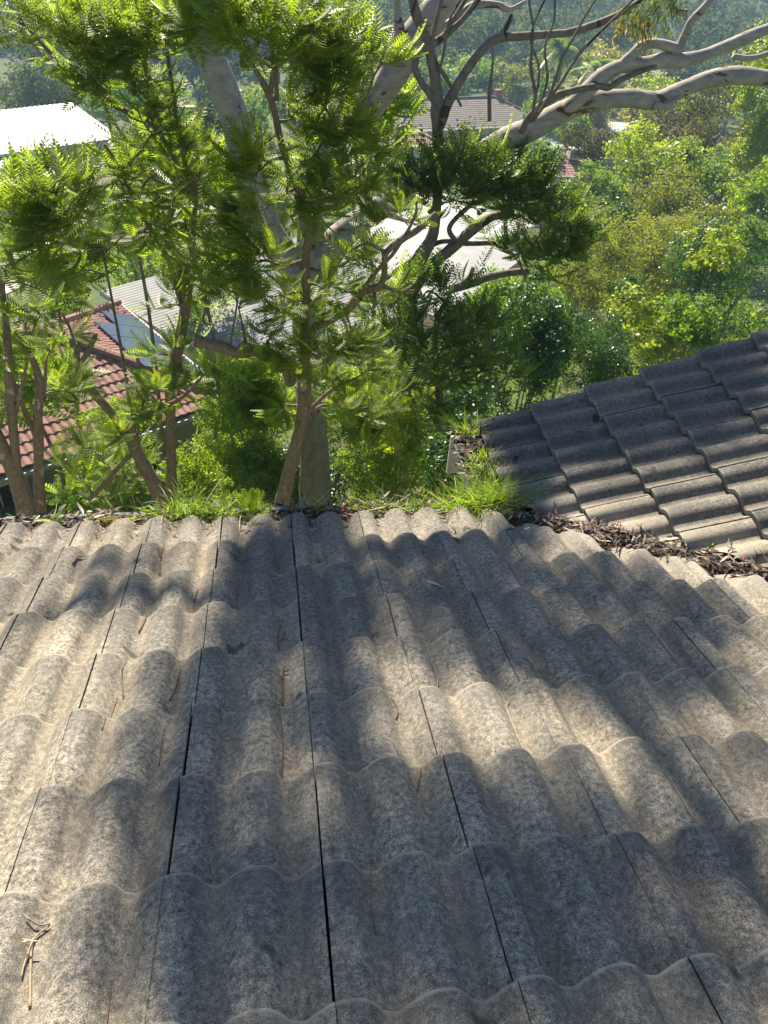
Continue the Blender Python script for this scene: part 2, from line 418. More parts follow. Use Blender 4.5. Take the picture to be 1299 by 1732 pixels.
# valley tray (metal V sheet)
mb = MB(); up = EC+np.array([0, 0, -.075])
L = 6.5; sl = unit(np.array([1, -1, 1.0*math.tan(PITCH)])); a, b_ = up-sl*.06, up+sl*L
wa = -vout*.10+np.array([0, 0, .02]); wb = vout*.10+np.array([0, 0, .02])
mb.quad(a+wa, a, b_, b_+wa); mb.quad(a, a+wb, b_+wb, b_)
mb.build('valley_tray', M['dark'], house)
# gutters: main eave (along x) and wing eave (along y)
EAVE = P0+DW*VE; zE = EAVE[2]
def gutter(p, q, out, name, lab):
    """U channel between p and q (top of back edge), out = outward"""
    mb = MB(); t = .004; wdt = .125; dp = .095
    prof = [(0, 0), (0, -dp), (wdt*.9, -dp), (wdt, -dp*.6), (wdt, 0.008), (wdt+.012, .012), (wdt+.012, 0.0), (wdt+.004, -.004), (wdt+.004, -dp*.62), (wdt*.92, -dp-t), (-t, -dp-t), (-t, 0)]
    A = [p+out*x+ez*z for x, z in prof]; B = [q+out*x+ez*z for x, z in prof]; k = len(prof)
    mb.add(A+B, [(i, (i+1) % k, k+(i+1) % k, k+i) for i in range(k)])
    o = mb.build(name, M['gutter'], house); tag(o, lab); return o
gz = zE-.062
gutter(np.array([-6, EAVE[1]-.035, gz]), np.array([EC[0]-.10, EAVE[1]-.035, gz]), ey, 'gutter', 'gutter of the main eave packed with leaves and grass')
gutter(np.array([EC[0]-.005, EC[1]+.02, gz]), np.array([EC[0]-.005, YB+.01, gz]), -ex, 'gutter', 'short gutter of the wing eave')
# corner fascia board end seen past the grass, barge board, fascias, walls
mb = MB(); mb.box((EC[0]-.155, YB-.09, gz-.20), (.155, 0, 0), (0, .018, 0), (0, 0, .235)); mb.build('gutter_end', M['fascia'], house)
mb = MB(); mb.box((-6, EAVE[1]-.065, gz-.18), (EC[0]+5.96, 0, 0), (0, .024, 0), (0, 0, .17)); tag(mb.build('fascia', M['fascia'], house), 'fascia of the main eave')
mb = MB(); mb.box((EC[0]+.005, EC[1]-.02, gz-.18), (.024, 0, 0), (0, YB-EC[1], 0), (0, 0, .17)); tag(mb.build('fascia', M['fascia'], house), 'fascia of the wing eave')
mb = MB(); q0 = np.array([EC[0], YB-.03, EC[2]])-NW2*.24; mb.box(q0, -DW2*5.0, (0, .022, 0), NW2*.165); mb.build('barge_board', M['gumdark'], house)
mb = MB()
gl = -6.6
mb.box((-5.7, EAVE[1]-2.7, gl-3), (EC[0]+5.7+.4, 0, 0), (0, 2.2, 0), (0, 0, zE-.28-gl+3))
mb.box((EC[0]+.45, -1, gl-3), (4.2, 0, 0), (0, YB-.35+1, 0), (0, 0, zE-.28-gl+3))
mb.build('wall', M['wall'], house)
mb = MB()
zr = (P0+DW*-2.4)[2]
mb.add([(-5.9, -3.9, -3), (-5.9, 2.3, zE-.3), (-5.9, -2.0, zr-.2), (-5.85, -3.9, -3), (-5.85, 2.3, zE-.3), (-5.85, -2.0, zr-.2)], [(0, 1, 2), (5, 4, 3), (0, 3, 4, 1), (1, 4, 5, 2)])
mb.build('gable_wall', M['wall'], house)

# ------------------------------------------------------------------ litter, grass, twigs on the roof
def leaf_batch(pos, dirn, nrm, ln, wd, curl=.25, seed=1, seg=3):
    """lanceolate leaves; pos base (n,3), dirn unit, nrm unit; returns V, F"""
    r = np.random.default_rng(seed); n = len(pos)
    side = np.cross(nrm, dirn); side /= np.linalg.norm(side, axis=1)[:, None]+1e-9
    nrm = np.cross(dirn, side)
    ts = np.linspace(0, 1, seg+1); cu = r.normal(0, curl, n); bd = r.normal(0, curl, n)
    V = []
    for t in ts:
        wv = wd*(math.sin(math.pi*min(1, max(0, .06+.88*t)))**.8)*.5
        c = pos+dirn*(ln*t)[:, None]+nrm*(cu*ln*t*t)[:, None]+side*(bd*ln*t*t)[:, None]
        V += [c-side*wv[:, None]+nrm*(wv*.35)[:, None], c+side*wv[:, None]+nrm*(wv*.35)[:, None]]
    V = np.stack(V, 1); k = V.shape[1]
    f = np.array([[2*i, 2*i+1, 2*i+3, 2*i+2] for i in range(seg)])
    Fc = (f[None]+(np.arange(n)*k)[:, None, None]).reshape(-1, 4)
    return V.reshape(-1, 3), Fc
def runit(n, r, flat=1.0):
    v = r.normal(0, 1, (n, 3)); v[:, 2] *= flat; return v/np.linalg.norm(v, axis=1)[:, None]
def litter_material():
    m, n, l, b = mat('dead_leaf')
    geo = n.new('ShaderNodeNewGeometry')
    r = ramp(n, [(0, (.02, .015, .012)), (.4, (.055, .036, .028)), (.6, (.13, .085, .06)), (.8, (.22, .19, .165)), (.88, (.16, .06, .04)), (1, (.48, .44, .38))])
    l.new(geo.outputs['Random Per Island'], r.inputs[0]); l.new(r.outputs[0], b.inputs['Base Color'])
    b.inputs['Roughness'].default_value = .6; return m
M['litter'] = litter_material()
r = np.random.default_rng(11)
# valley litter
n = 3400
tt = r.uniform(-.05, 1, n)**1.0*5.0; side = np.clip(r.normal(0, .030, n), -.07, .10)
pos = EC+sl*tt[:, None]+vout*side[:, None]; pos[:, 2] += -.035+r.uniform(0, .035, n)+np.abs(side)*.30
d1 = runit(n, r, .13)
V1, F1 = leaf_batch(pos, d1, runit(n, r, 3), r.uniform(.02, .07, n), r.uniform(.004, .012, n), .25, 2)
# gutter litter
n = 3000
gx = r.uniform(-5.5, EC[0]+.02, n); gy = EAVE[1]+r.uniform(-.05, .10, n)
pos = np.stack([gx, gy, gz+.012+r.uniform(-.012, .028, n)+.02*np.clip((gx+.3), 0, .5)], 1)
V2, F2 = leaf_batch(pos, runit(n, r, .12), runit(n, r, 3), r.uniform(.02, .07, n), r.uniform(.006, .014, n), .3, 3)
n = 900
pos = np.stack([EC[0]+r.uniform(-.13, .05, n), r.uniform(EC[1]-.02, YB, n), gz+.02+r.uniform(-.01, .04, n)], 1)
V3, F3 = leaf_batch(pos, runit(n, r, .25), runit(n, r, 3), r.uniform(.03, .09, n), r.uniform(.006, .014, n), .3, 4)
# debris drifting up the pans above the gutter
n = 420
ci = r.integers(-9, 15, n); px_ = P0[0]+.067+(ci*.5+.25+.08)*TW/1.0*1.0
vv = VE-np.abs(r.normal(0, .10, n))
pos = P0+ex*(px_-P0[0]+r.normal(0, .014, n))[:, None]+DW*vv[:, None]+NW*(-.040+r.uniform(0, .012, n))[:, None]
ok = (pos-EC)@vout < -.1
pos = pos[ok]
V4, F4 = leaf_batch(pos, runit(len(pos), r, .2), runit(len(pos), r, 4), r.uniform(.02, .05, len(pos)), r.uniform(.002, .008, len(pos)), .2, 5)
VL, FL, k = [], [], 0
for a, b_ in ((V1, F1), (V2, F2), (V3, F3), (V4, F4)): VL.append(a); FL.append(b_+k); k += len(a)
tag(mesh_obj('leaf_litter', np.concatenate(VL), np.concatenate(FL), M['litter']), 'dead brown leaves heaped in the valley and gutters', 'leaf litter', kind='stuff')
M['straw'] = simple('dry_straw', (.42, .34, .19), .7, .3, 50)
rs = np.random.default_rng(61); pp = []
for px in list(range(150, 430, 22))+list(range(520, 870, 20)):
    P_ = onroof(px+rs.uniform(-9, 9), 864); nb_ = 5; b0 = np.array([P_[0], EAVE[1]+.04, gz+.015])
    pos_ = b0+rs.normal(0, .02, (nb_, 3))*np.array([1, 1, 0]); d_ = rs.normal(0, .7, (nb_, 3)); d_[:, 2] = 1; d_ /= np.linalg.norm(d_, axis=1)[:, None]
    pp.append(leaf_batch(pos_, d_, runit(nb_, rs), rs.uniform(.05, .17, nb_), np.full(nb_, .0035), .5, int(px), 4))
VL, FL, k = [], [], 0
for a, b_ in pp: VL.append(a); FL.append(b_+k); k += len(a)
tag(mesh_obj('dead_grass', np.concatenate(VL), np.concatenate(FL), M['straw']), 'dead straw coloured stalks among the gutter grass', 'dead grass', kind='stuff')
# soil bed in the gutters and valley
M['soil'] = simple('leaf_mould', (.045, .032, .022), .95, .5, 40, bmp=.8)
def bed(p, q, out, wd, z, n=80, amp=.012, seed=0):
    r_ = np.random.default_rng(seed); V = []; k = 5
    for i in range(n+1):
        for j in range(k):
            c = p+(q-p)*i/n+out*(wd*j/(k-1)); V.append(c+ez*(z+r_.normal(0, amp*.4)+amp*math.sin(i*.7+j)))
    Fc = np.array([[i*k+j, i*k+j+1, (i+1)*k+j+1, (i+1)*k+j] for i in range(n) for j in range(k-1)]); return np.array(V), Fc
A = bed(np.array([-5.9, EAVE[1]-.03, gz]), np.array([EC[0]-.02, EAVE[1]-.03, gz]), ey, .118, .004, seed=1, n=200)
B = bed(np.array([EC[0]-.125, EC[1]-.02, gz]), np.array([EC[0]-.125, YB, gz]), ex, .15, .008, seed=2)
Cc = bed(EC-vout*.07-ez*.052, EC+sl*6-vout*.07-ez*.052, vout, .14, .010, seed=3, n=150)
VL, FL, k = [], [], 0
for a, b_ in (A, B, Cc): VL.append(a); FL.append(b_+k); k += len(a)
tag(mesh_obj('leaf_mould', np.concatenate(VL), np.concatenate(FL), M['soil']), 'dark composted leaf mould filling the gutters', 'soil', kind='stuff')

def blades(base, n, hgt, spread, r, wd=.0045, lean=.5):
    if n < 20: spread = .003
    pos = base+np.stack([r.normal(0, spread, n), r.normal(0, spread*.6, n), np.zeros(n)], 1)
    d = np.stack([r.normal(0, lean, n), r.normal(0, lean, n), np.ones(n)], 1); d /= np.linalg.norm(d, axis=1)[:, None]
    L_ = hgt*r.uniform(.45, 1.1, n); seg = 4; side = np.cross(d, runit(n, r)); side /= np.linalg.norm(side, axis=1)[:, None]
    out = d*np.array([1, 1, 0]); V = []
    for i in range(seg+1):
        t = i/seg; wv = wd*(1-t**1.6)*.5+.0003
        c = pos+d*(L_*t)[:, None]+out*(L_*t*t*.7)[:, None]-ez*(L_*t*t*.35*r.uniform(.5, 1.5))[:, None]
        V += [c-side*wv, c+side*wv]
    V = np.stack(V, 1); k = V.shape[1]; f = np.array([[2*i, 2*i+1, 2*i+3, 2*i+2] for i in range(seg)])
    return V.reshape(-1, 3), (f[None]+(np.arange(n)*k)[:, None, None]).reshape(-1, 4)
def merge(parts):
    V, Fc, k = [], [], 0
    for a, b_ in parts: V.append(a); Fc.append(b_+k); k += len(a)
    return np.concatenate(V), np.concatenate(Fc)
def gpos(px): # on the gutter bed under photo column px
    P = onroof(px, 864); return np.array([P[0], EAVE[1]+.045, gz+.01])
r = np.random.default_rng(21)
parts = []
for px, hh, n in [(262, .09, 30), (285, .13, 45), (305, .15, 50), (330, .15, 50), (355, .13, 40), (380, .12, 30), (345, .10, 30), (415, .1, 25),
                  (545, .09, 40), (530, .07, 30), (560, .07, 30), (612, .10, 40), (640, .12, 55), (662, .09, 45), (690, .1, 50), (715, .11, 55), (735, .10, 50), (760, .12, 60),
                  (780, .15, 60), (800, .17, 70), (820, .18, 80), (840, .19, 80), (858, .2, 80), (872, .2, 60), (590, .07, 14), (230, .06, 10), (160, .05, 6)]:
    parts.append(blades(gpos(px)+np.array([0, r.uniform(-.03, .04), 0]), int(n*(1.2 if px < 480 or px > 760 else .7)), hh*(1.25 if px < 480 or px > 760 else 1.0), .026, r))
for y in np.linspace(EC[1]+.02, YB-.3, 7):
    parts.append(blades(np.array([EC[0]-.05, y, gz+.02]), 45, r.uniform(.1, .19), .03, r))
V, Fc = merge(parts)
tag(mesh_obj('gutter_grass', V, Fc, M['grass']), 'bright green grass sprouting along the gutter', 'grass', kind='stuff')
def tuft(px, py, Y, label, hgt, n, name='grass_tuft', cat='grass tuft', base=None, **kw):
    b0 = base if base is not None else at_y(px, py, Y)
    V, Fc = blades(b0, n, hgt, .02, r, **kw); t = mesh_obj(name, V, Fc, M['grass']); tag(t, label, cat); return t
tuft(0, 0, 0, 'tall grass tuft growing on the outer corner of the wing gutter', .19, 60, base=np.array([EC[0]-.06, YB-.06, gz+.02]))
tuft(0, 0, 0, 'loose long grass blades leaning from the gutter corner over wing tiles', .26, 26, base=np.array([EC[0]+.02, EC[1]+.12, gz+.04]), lean=.9)
tuft(0, 0, 0, 'broad leaved weed at the left end of the gutter', .10, 16, name='weed', cat='weed', base=gpos(95), wd=.011, lean=.8)
tuft(0, 0, 0, 'small single weed sprig standing in the gutter right of the moss', .075, 6, name='weed', cat='weed', base=gpos(152), wd=.006, lean=.4)
for i, (px, py, lb) in enumerate([(1080, 888, 'green sprout in the valley litter near its middle'), (1178, 915, 'tallest broad green shoot in the valley litter'), (1205, 925, 'low arching green shoot beside the tallest valley shoot'), (1215, 912, 'thin green shoot behind the broad valley shoots')]):
    P = onroof(px, py); V, Fc = blades(P+ez*.005, 5, .05+.02*(i == 1), .006, r, wd=.010, lean=.8 if i == 2 else .35)
    tag(mesh_obj('sprout', V, Fc, M['grass']), lb, 'sprout')
# moss cushion
bm = bmesh.new(); bmesh.ops.create_icosphere(bm, subdivisions=4, radius=1)
P = gpos(188); rr = np.random.default_rng(3)
for v in bm.verts:
    q = v.co; f = 1+.10*math.sin(q.x*9+q.y*4)*math.cos(q.z*8)+.05*rr.normal()
    v.co = Vector((P[0]+q.x*.052*f, P[1]-.015+q.y*.035*f, P[2]+.008+q.z*.022*f))
me = bpy.data.meshes.new('moss'); bm.to_mesh(me); bm.free()
M['moss'] = simple('ochre_moss', (.20, .16, .025), .95, .5, 90, bmp=1)
me.materials.append(M['moss']); mo = bpy.data.objects.new('moss', me); COL.objects.link(mo); tag(mo, 'mustard coloured moss cushion at the gutter edge', 'moss')
# fern at the gutter
def fern_proto(n=13, w=.30, ln=.5, droop=.5):
    V, Fc = [], []; k = 0
    for i in range(n):
        x = .10+.9*i/(n-1); L_ = w*math.sin(math.pi*(.16+.78*(i/(n-1))))**.8
        z = -droop*x*x
        for s_ in (-1, 1):
            tip = (x+L_*.42, s_*L_*.9, z-droop*.5*L_-.15*L_)
            b0 = (x, 0, z); mid = ((x+tip[0])/2, (tip[1])/2, (z+tip[2])/2+.02)
            hw = ln*.075
            V += [b0, (mid[0]-hw, mid[1], mid[2]), tip, (mid[0]+hw, mid[1], mid[2])]; Fc.append((k, k+1, k+2, k+3)); k += 4
    for i in range(4):
        x0, x1 = i/4, (i+1)/4; V += [(x0, -.006, -droop*x0*x0), (x1, -.005, -droop*x1*x1), (x1, .005, -droop*x1*x1), (x0, .006, -droop*x0*x0)]; Fc.append((k, k+1, k+2, k+3)); k += 4
    return np.array(V), np.array(Fc)
def place_protos(protos, pos, dirn, up, size, r):
    V, Fc, k = [], [], 0
    which = r.integers(0, len(protos), len(pos))
    side = np.cross(up, dirn); side /= np.linalg.norm(side, axis=1)[:, None]+1e-9; nz = np.cross(dirn, side)
    for q, (pv, pf) in enumerate(protos):
        ix = np.where(which == q)[0]
        if not len(ix): continue
        W = pos[ix][:, None]+size[ix][:, None, None]*(pv[None, :, 0:1]*dirn[ix][:, None]+pv[None, :, 1:2]*side[ix][:, None]+pv[None, :, 2:]*nz[ix][:, None])
        m_ = pv.shape[0]; V.append(W.reshape(-1, 3)); Fc.append((pf[None]+(np.arange(len(ix))*m_)[:, None, None]).reshape(-1, 4)+k); k += m_*len(ix)
    return np.concatenate(V), np.concatenate(Fc)
FERN = [fern_proto(12, .30, .5, .5), fern_proto(13, .27, .5, .3), fern_proto(11, .33, .5, .7), fern_proto(13, .30, .5, .1)]
P = gpos(425); n = 7
dd = runit(n, r, 1); dd[:, 2] = np.abs(dd[:, 2])+.7; dd /= np.linalg.norm(dd, axis=1)[:, None]
V, Fc = place_protos(FERN, np.repeat(P[None], n, 0), dd, np.repeat(ey[None], n, 0)*-1+runit(n, r)*.3, np.full(n, .12), r)
tag(mesh_obj('fern', V, Fc, M['mid']), 'small green fern rooted in the gutter between the grass clumps', 'fern')
P = gpos(585)
n = 14; V, Fc = leaf_batch(np.repeat(P[None], n, 0)+r.normal(0, .012, (n, 3))+ez*.02, runit(n, r, .4), runit(n, r, 3), np.full(n, .03), np.full(n, .014), .2, 9)
M['redleaf'] = simple('red_leaf', (.45, .06, .025), .5, .3, 40)
tag(mesh_obj('fallen_leaves', V, Fc, M['redleaf']), 'cluster of red orange fallen leaves in the gutter grass', 'fallen leaves')

def roof_z(P):                                  # lift a point on the mean plane onto the tile surface
    u = P[0]-.067; s_ = (u/TW) % 1.0; v = (P-P0)@DW; t = 1-(((VE-v)/TG) % 1.0)
    return P+NW*(float(profile(np.array(s_)))+.040*t-.040+.004)
def twig(path, wpx, label, m_='twig', lift=.003, extra=()):
    pts = catmull([roof_z(onroof(*q))+NW*lift for q in path], 6)
    pts = np.array([roof_z(p-NW*((p-P0)@NW))+NW*lift for p in pts])
    dep = proj(pts[0])[2]; rr_ = wpx/2/F*dep*.9
    mb = MB(); mb.tube(pts, np.linspace(rr_, rr_*.5, len(pts)), 5)
    for e in extra:
        q = catmull([roof_z(onroof(*z))+NW*(lift+.003) for z in e], 4); mb.tube(q, rr_*.55, 5)
    o = mb.build('twig', M[m_], smooth=True); tag(o, label, 'twig'); return o
TW_L = [
 ([(42,1658),(45,1600),(52,1560),(80,1535)], 7, 'thick pale forked twig lying on the sunlit tile at lower left', 'ptwig', [[(52,1560),(35,1600),(30,1618)], [(80,1535),(62,1540),(42,1540)]]),
 ([(165,1715),(175,1675),(184,1618)], 3.2, 'thin curved twig on the second roll from lower left', 'twig', []),
 ([(266,1262),(272,1225),(278,1205)], 2.2, 'short tan pine needle on sunlit pan left of the tall shadow', 'twig', []),
 ([(170,1215),(183,1180),(196,1150)], 2, 'thin needle in the pan beside the left dark joint', 'twig', []),
 ([(205,1150),(204,1115),(215,1095)], 2.2, 'curved needle on the shaded left tile above the pan needle', 'twig', []),
 ([(285,1155),(295,1135),(303,1112)], 4, 'knotted dark twig on the third course left of the joint', 'twig', [[(296,1135),(305,1130)]]),
 ([(472,1085),(470,1050),(478,1028)], 3.4, 'curved brown twig in the dark pan above the seed cluster', 'twig', [[(474,1060),(480,1045)]]),
 ([(477,1160),(477,1125),(480,1104)], 5, 'knobbly dark seed cluster in the central shaded pan', 'twig', [[(478,1115),(488,1112)], [(477,1125),(469,1118)]]),
 ([(474,1275),(478,1230),(470,1168)], 3, 'long curved twig below the seed cluster in the central pan', 'twig', []),
 ([(373,1200),(372,1180),(384,1165)], 2, 'tiny hooked needle at the edge of the sunlit hump', 'twig', []),
 ([(636,1545),(627,1490),(628,1405)], 3, 'long fine brown twig in the pan at lower centre', 'twig', [[(628,1470),(637,1455)]]),
 ([(706,1315),(715,1270),(725,1200)], 2.2, 'fine needle crossing the pale pan right of centre', 'twig', []),
 ([(670,1195),(673,1180),(662,1165)], 3.5, 'short reddish twig at the sunlit tile corner at centre', 'twig', []),
 ([(740,1140),(741,1120),(730,1100)], 2.4, 'pale curved needle above the sunlit hump at centre', 'ptwig', []),
 ([(630,1060),(628,1050),(640,1042)], 4.5, 'small dark clump twig on the shaded roll near centre', 'twig', []),
 ([(903,1252),(880,1225),(860,1180),(862,1165)], 3.6, 'bent grey twig on the pale tile right of centre', 'ptwig', []),
 ([(925,1135),(905,1105),(887,1080)], 3.2, 'doubled straight twig by the tile joint right of centre', 'ptwig', [[(918,1130),(897,1095)]]),
 ([(1180,1125),(1140,1095),(1110,1065),(1072,1030)], 3.4, 'long pale forked twig across the right hand shaded tiles', 'ptwig', [[(1180,1125),(1182,1105),(1195,1088)], [(1150,1105),(1120,1075)]]),
 ([(1180,1365),(1160,1335),(1135,1290)], 3, 'straight twig pair on the far right pan', 'ptwig', [[(1182,1360),(1160,1320),(1145,1290)]]),
 ([(960,1392),(952,1355),(925,1313)], 3, 'curved pale needle on the shaded roll at right', 'ptwig', []),
 ([(940,1640),(930,1600),(918,1570)], 2.4, 'fine broken needle low in the right pan', 'ptwig', []),
 ([(838,1125),(818,1105),(815,1088)], 2, 'hair thin needle on the dark hump right of centre', 'ptwig', []),
 ([(18,1010),(8,1015)], 3, 'short brown twig at the far left edge', 'twig', []),
 ([(232,1048),(245,1025),(248,1012)], 2.6, 'curved twig in the left pan below the gutter', 'twig', []),
 ([(325,1010),(326,995),(334,975)], 3, 'upright dark twig left of the tall shadow', 'twig', [[(326,995),(322,980)]]),
 ([(268,948),(270,930),(276,912)], 3, 'brown twig tangle in the pan near the gutter at left', 'twig', [[(272,930),(265,920)]]),
 ([(122,942),(130,932),(144,926)], 4, 'dark curled twig on the shaded hump at upper left', 'twig', []),
 ([(400,990),(401,968),(398,955)], 2, 'small needle on the sunlit roll below the gutter', 'twig', []),
 ([(612,1000),(616,985),(610,965)], 2.4, 'fine dark needle left of the eucalyptus leaf', 'twig', []),
 ([(470,940),(468,930),(464,925)], 2, 'tiny needle high in the dark central pan', 'twig', []),
]
for path, wpx, lb, mm_, ex_ in TW_L: twig(path, wpx, lb, mm_, extra=ex_)
for (px, py, ang, ln, lb, col) in [(718, 930, 120, .045, 'small upright green leaf on the shaded tile', (.20, .27, .12)), (748, 985, 160, .078, 'pale green curled eucalyptus leaf lying on the tile below the gutter', (.42, .46, .26)),
        (62, 1574, 175, .028, 'dry tan leaf caught on the thick forked twig at lower left', (.42, .34, .25)),
        (765, 895, 60, .05, 'narrow green leaf in the pan beneath the gutter grass', (.13, .2, .07)), (886, 1068-168+0, 30, .028, 'white chip of paint at the edge of the valley litter', (.75, .75, .72))]:
    P = roof_z(onroof(px, py))+NW*.026 if lb[:5] != 'white' else onroof(886, 900)+NW*.012
    a = rad(ang); d = unit(ex*math.cos(a)+DW*-math.sin(a)+NW*.25)
    n = 2; V, Fc = leaf_batch(np.array([P, P+d*.004]), np.array([d, unit(d+ex*.5)]), np.array([NW, unit(NW+ex*.3)]), np.array([ln, ln*.8]), np.array([ln*(.5 if lb[:3] != 'dry' else .14), ln*(.3 if lb[:3] != 'dry' else .1)]), .12, 3, 5)
    mm_ = simple('fallen_leaf_'+str(int(px)), col, .5, .15, 60)
    tag(mesh_obj('leaf' if lb[:5] != 'white' else 'paint_chip', V, Fc, mm_), lb, 'leaf' if lb[:5] != 'white' else 'chip')

# ------------------------------------------------------------------ trees: hand-laid limbs, grown twigs, feathery or broad leaves
def limb(pts, k=10, wob=.0, m_=7):
    """pts: (px, py, width_px, Y) read from the photo -> world points and radii"""
    P = []; R_ = []
    Y = pts[0][3]
    for q in pts:
        if len(q) > 3: Y = q[3]
        w_ = at_y(q[0], q[1], Y); P.append(w_); R_.append(q[2]/2/F*proj(w_)[2])
    C_ = catmull(np.column_stack([P, R_]), m_)
    if wob:
        C_[1:-1, :3] += rng.normal(0, 1, (len(C_)-2, 3))*C_[1:-1, 3:]*wob
    return C_
def add_limb(mb, C_, k=10, rough=.06):
    n = len(C_); 
    w_ = np.interp(np.arange(n), np.arange(0, n+4, 4), rng.normal(0, 1, len(np.arange(0, n+4, 4)))); mb.tube(C_[:, :3]+(C_[:, 3]*rough)[:, None]*rng.normal(0, .4, (n, 3)), C_[:, 3]*(1+rough*w_), k)
def grow(mb, skel, clumps, protos, seed, per=6, sz=(.20, .34), twr=.006, flat=.45):
    """clumps: (px, py, Y, r_px, whorls); twigs from nearest limb point; returns leaf V, F"""
    r = np.random.default_rng(seed); pos, dr, up, size = [], [], [], []
    pts = np.concatenate([s_[:, :4] for s_ in skel])
    for (px, py, Y, rp, nw) in clumps:
        c = at_y(px, py, Y); Rm = rp/F*proj(c)[2]
        dd = np.linalg.norm(pts[:, :3]-c, axis=1)+ (pts[:, 2] > c[2]+.3)*.5
        i = int(np.argmin(dd)); p0 = pts[i, :3]; rr0 = min(pts[i, 3]*.6, .022)
        hub = c*.75+p0*.25
        L_ = np.linalg.norm(hub-p0)
        if L_ > .08:
            midp = (p0+hub)/2+r.normal(0, .10*L_, 3)+np.array([0, 0, .08*L_])
            cc = catmull([p0, midp, hub], 6); mb.tube(cc, np.linspace(max(rr0, .008), .007, len(cc)), 5)
        for _ in range(nw):
            q = runit(1, r)[0]*Rm*r.uniform(.35, 1.05)*np.array([1, .9, .85]); tip = c+q
            mp = (hub+tip)/2+r.normal(0, .08*Rm+.01, 3)+np.array([0, 0, .06*Rm])
            cc = catmull([hub, mp, tip], 4); mb.tube(cc, np.linspace(twr, twr*.45, len(cc)), 4, cap=False)
            out = unit(tip-hub+1e-6)
            for tpos, kk in ((tip, max(3, int(per*.9))), (cc[len(cc)*2//3], max(2, per//3))):
                for _2 in range(kk):
                    d = unit(out*np.array([.8, .8, .5])+runit(1, r)[0]*np.array([1, 1, flat])+np.array([0, 0, .1])); pos.append(tpos); dr.append(d)
                    up.append(unit(np.array([0, 0, 1])+r.normal(0, .35, 3))); size.append(r.uniform(*sz))
    pos, dr, up, size = map(np.array, (pos, dr, up, size))
    return place_protos(protos, pos, dr, -up, size, r)
def ground_pt(P): return np.array([P[0], P[1], float(ground(P[0], P[1]))])
def to_ground(C_, flare=1.25):
    """lengthen a trunk from its lowest photographed point down to the soil"""
    p = C_[0, :3]; g = ground_pt(p)-np.array([0, 0, .3]); r0 = C_[0, 3]
    t = np.linspace(0, 1, 7)[:, None]; L_ = g+(p-g)*t
    seg = np.column_stack([L_, r0*(flare-(flare-1)*t[:, 0]**.5)])
    return np.concatenate([seg[:-1], C_])
JP = [fern_proto(12, .34, .48, d) for d in (.25, .5, .8, .05)]
JC = [fern_proto(8, .36, .78, d) for d in (.25, .5, .8, .05)]
DP = [fern_proto(10, .30, .60, d) for d in (.6, .9, 1.2, .4)]
def fix_up(p):                                    # protos droop towards -normal
    return p
def tree(name, label, cat, limbs, clumps, bark, leaf, seed, protos=None, per=6, sz=(.2, .34), group=None, k=10, extra=None, twr=.006):
    C0 = to_ground(limbs[0]); base = ground_pt(C0[0, :3])
    t = thing(name, label, cat, base, group)
    mb = MB(); add_limb(mb, C0, k)
    for L_ in limbs[1:]: add_limb(mb, L_, k)
    V, Fc = grow(mb, [limbs[0]]+limbs[1:], clumps, protos or JP, seed, per, (sz[0]*.86, sz[1]*.92), twr)
    mb.build('trunk', bark, t, smooth=True)
    if extra is not None: V, Fc = merge([(V, Fc), extra])
    mesh_obj('crown', V, Fc, leaf, t, smooth=False)
    return t

# -- slender jacaranda right in front of the big gum
L = [limb([(476,856,27,6.9),(492,785,24),(508,725,23),(515,660,22),(515,600,20),(516,540,18),(517,480,17),(518,425,16),(524,385,15),(512,335,15),(492,290,14),(474,235,13),(463,185,12),(450,150,12),(430,115,10),(405,80,9),(380,50,7)]),
     limb([(456,165,10,6.9),(462,120,9),(460,70,8),(472,25,7),(485,-30,6)]),
     limb([(468,170,8,6.9),(468,100,7),(480,60,6),(500,25,5)]),
     limb([(516,400,9,6.9),(530,370,8),(548,340,8),(585,338,7),(605,320,5)]),
     limb([(512,330,7,6.9),(500,310,6),(540,250,5),(560,200,4)]),
     limb([(497,645,27,6.9),(482,618,23),(462,602,21),(440,596,20),(416,590,22),(400,596,20),(380,588,21),(355,582,21),(328,576,23)], m_=5),
     limb([(493,625,6,6.8),(500,600,5),(515,590,4),(516,570,4)]),
     limb([(490,640,5,6.8),(505,662,4),(520,672,3),(528,692,2)]),
     limb([(512,560,14,6.9),(550,545,14),(590,520,17),(612,494,16),(640,485,14),(650,465,11),(652,430,11),(680,405,12),(712,385,11),(738,360,8)]),
     limb([(650,425,7,6.9),(620,412,5),(600,420,4)]),
     limb([(648,485,7,6.9),(680,493,6),(700,492,5)]),
     limb([(610,495,9,6.9),(640,455,8),(668,425,6),(700,370,5),(705,340,4)]),
     limb([(500,740,8,6.9),(520,700,8),(560,660,7),(600,640,5)])]
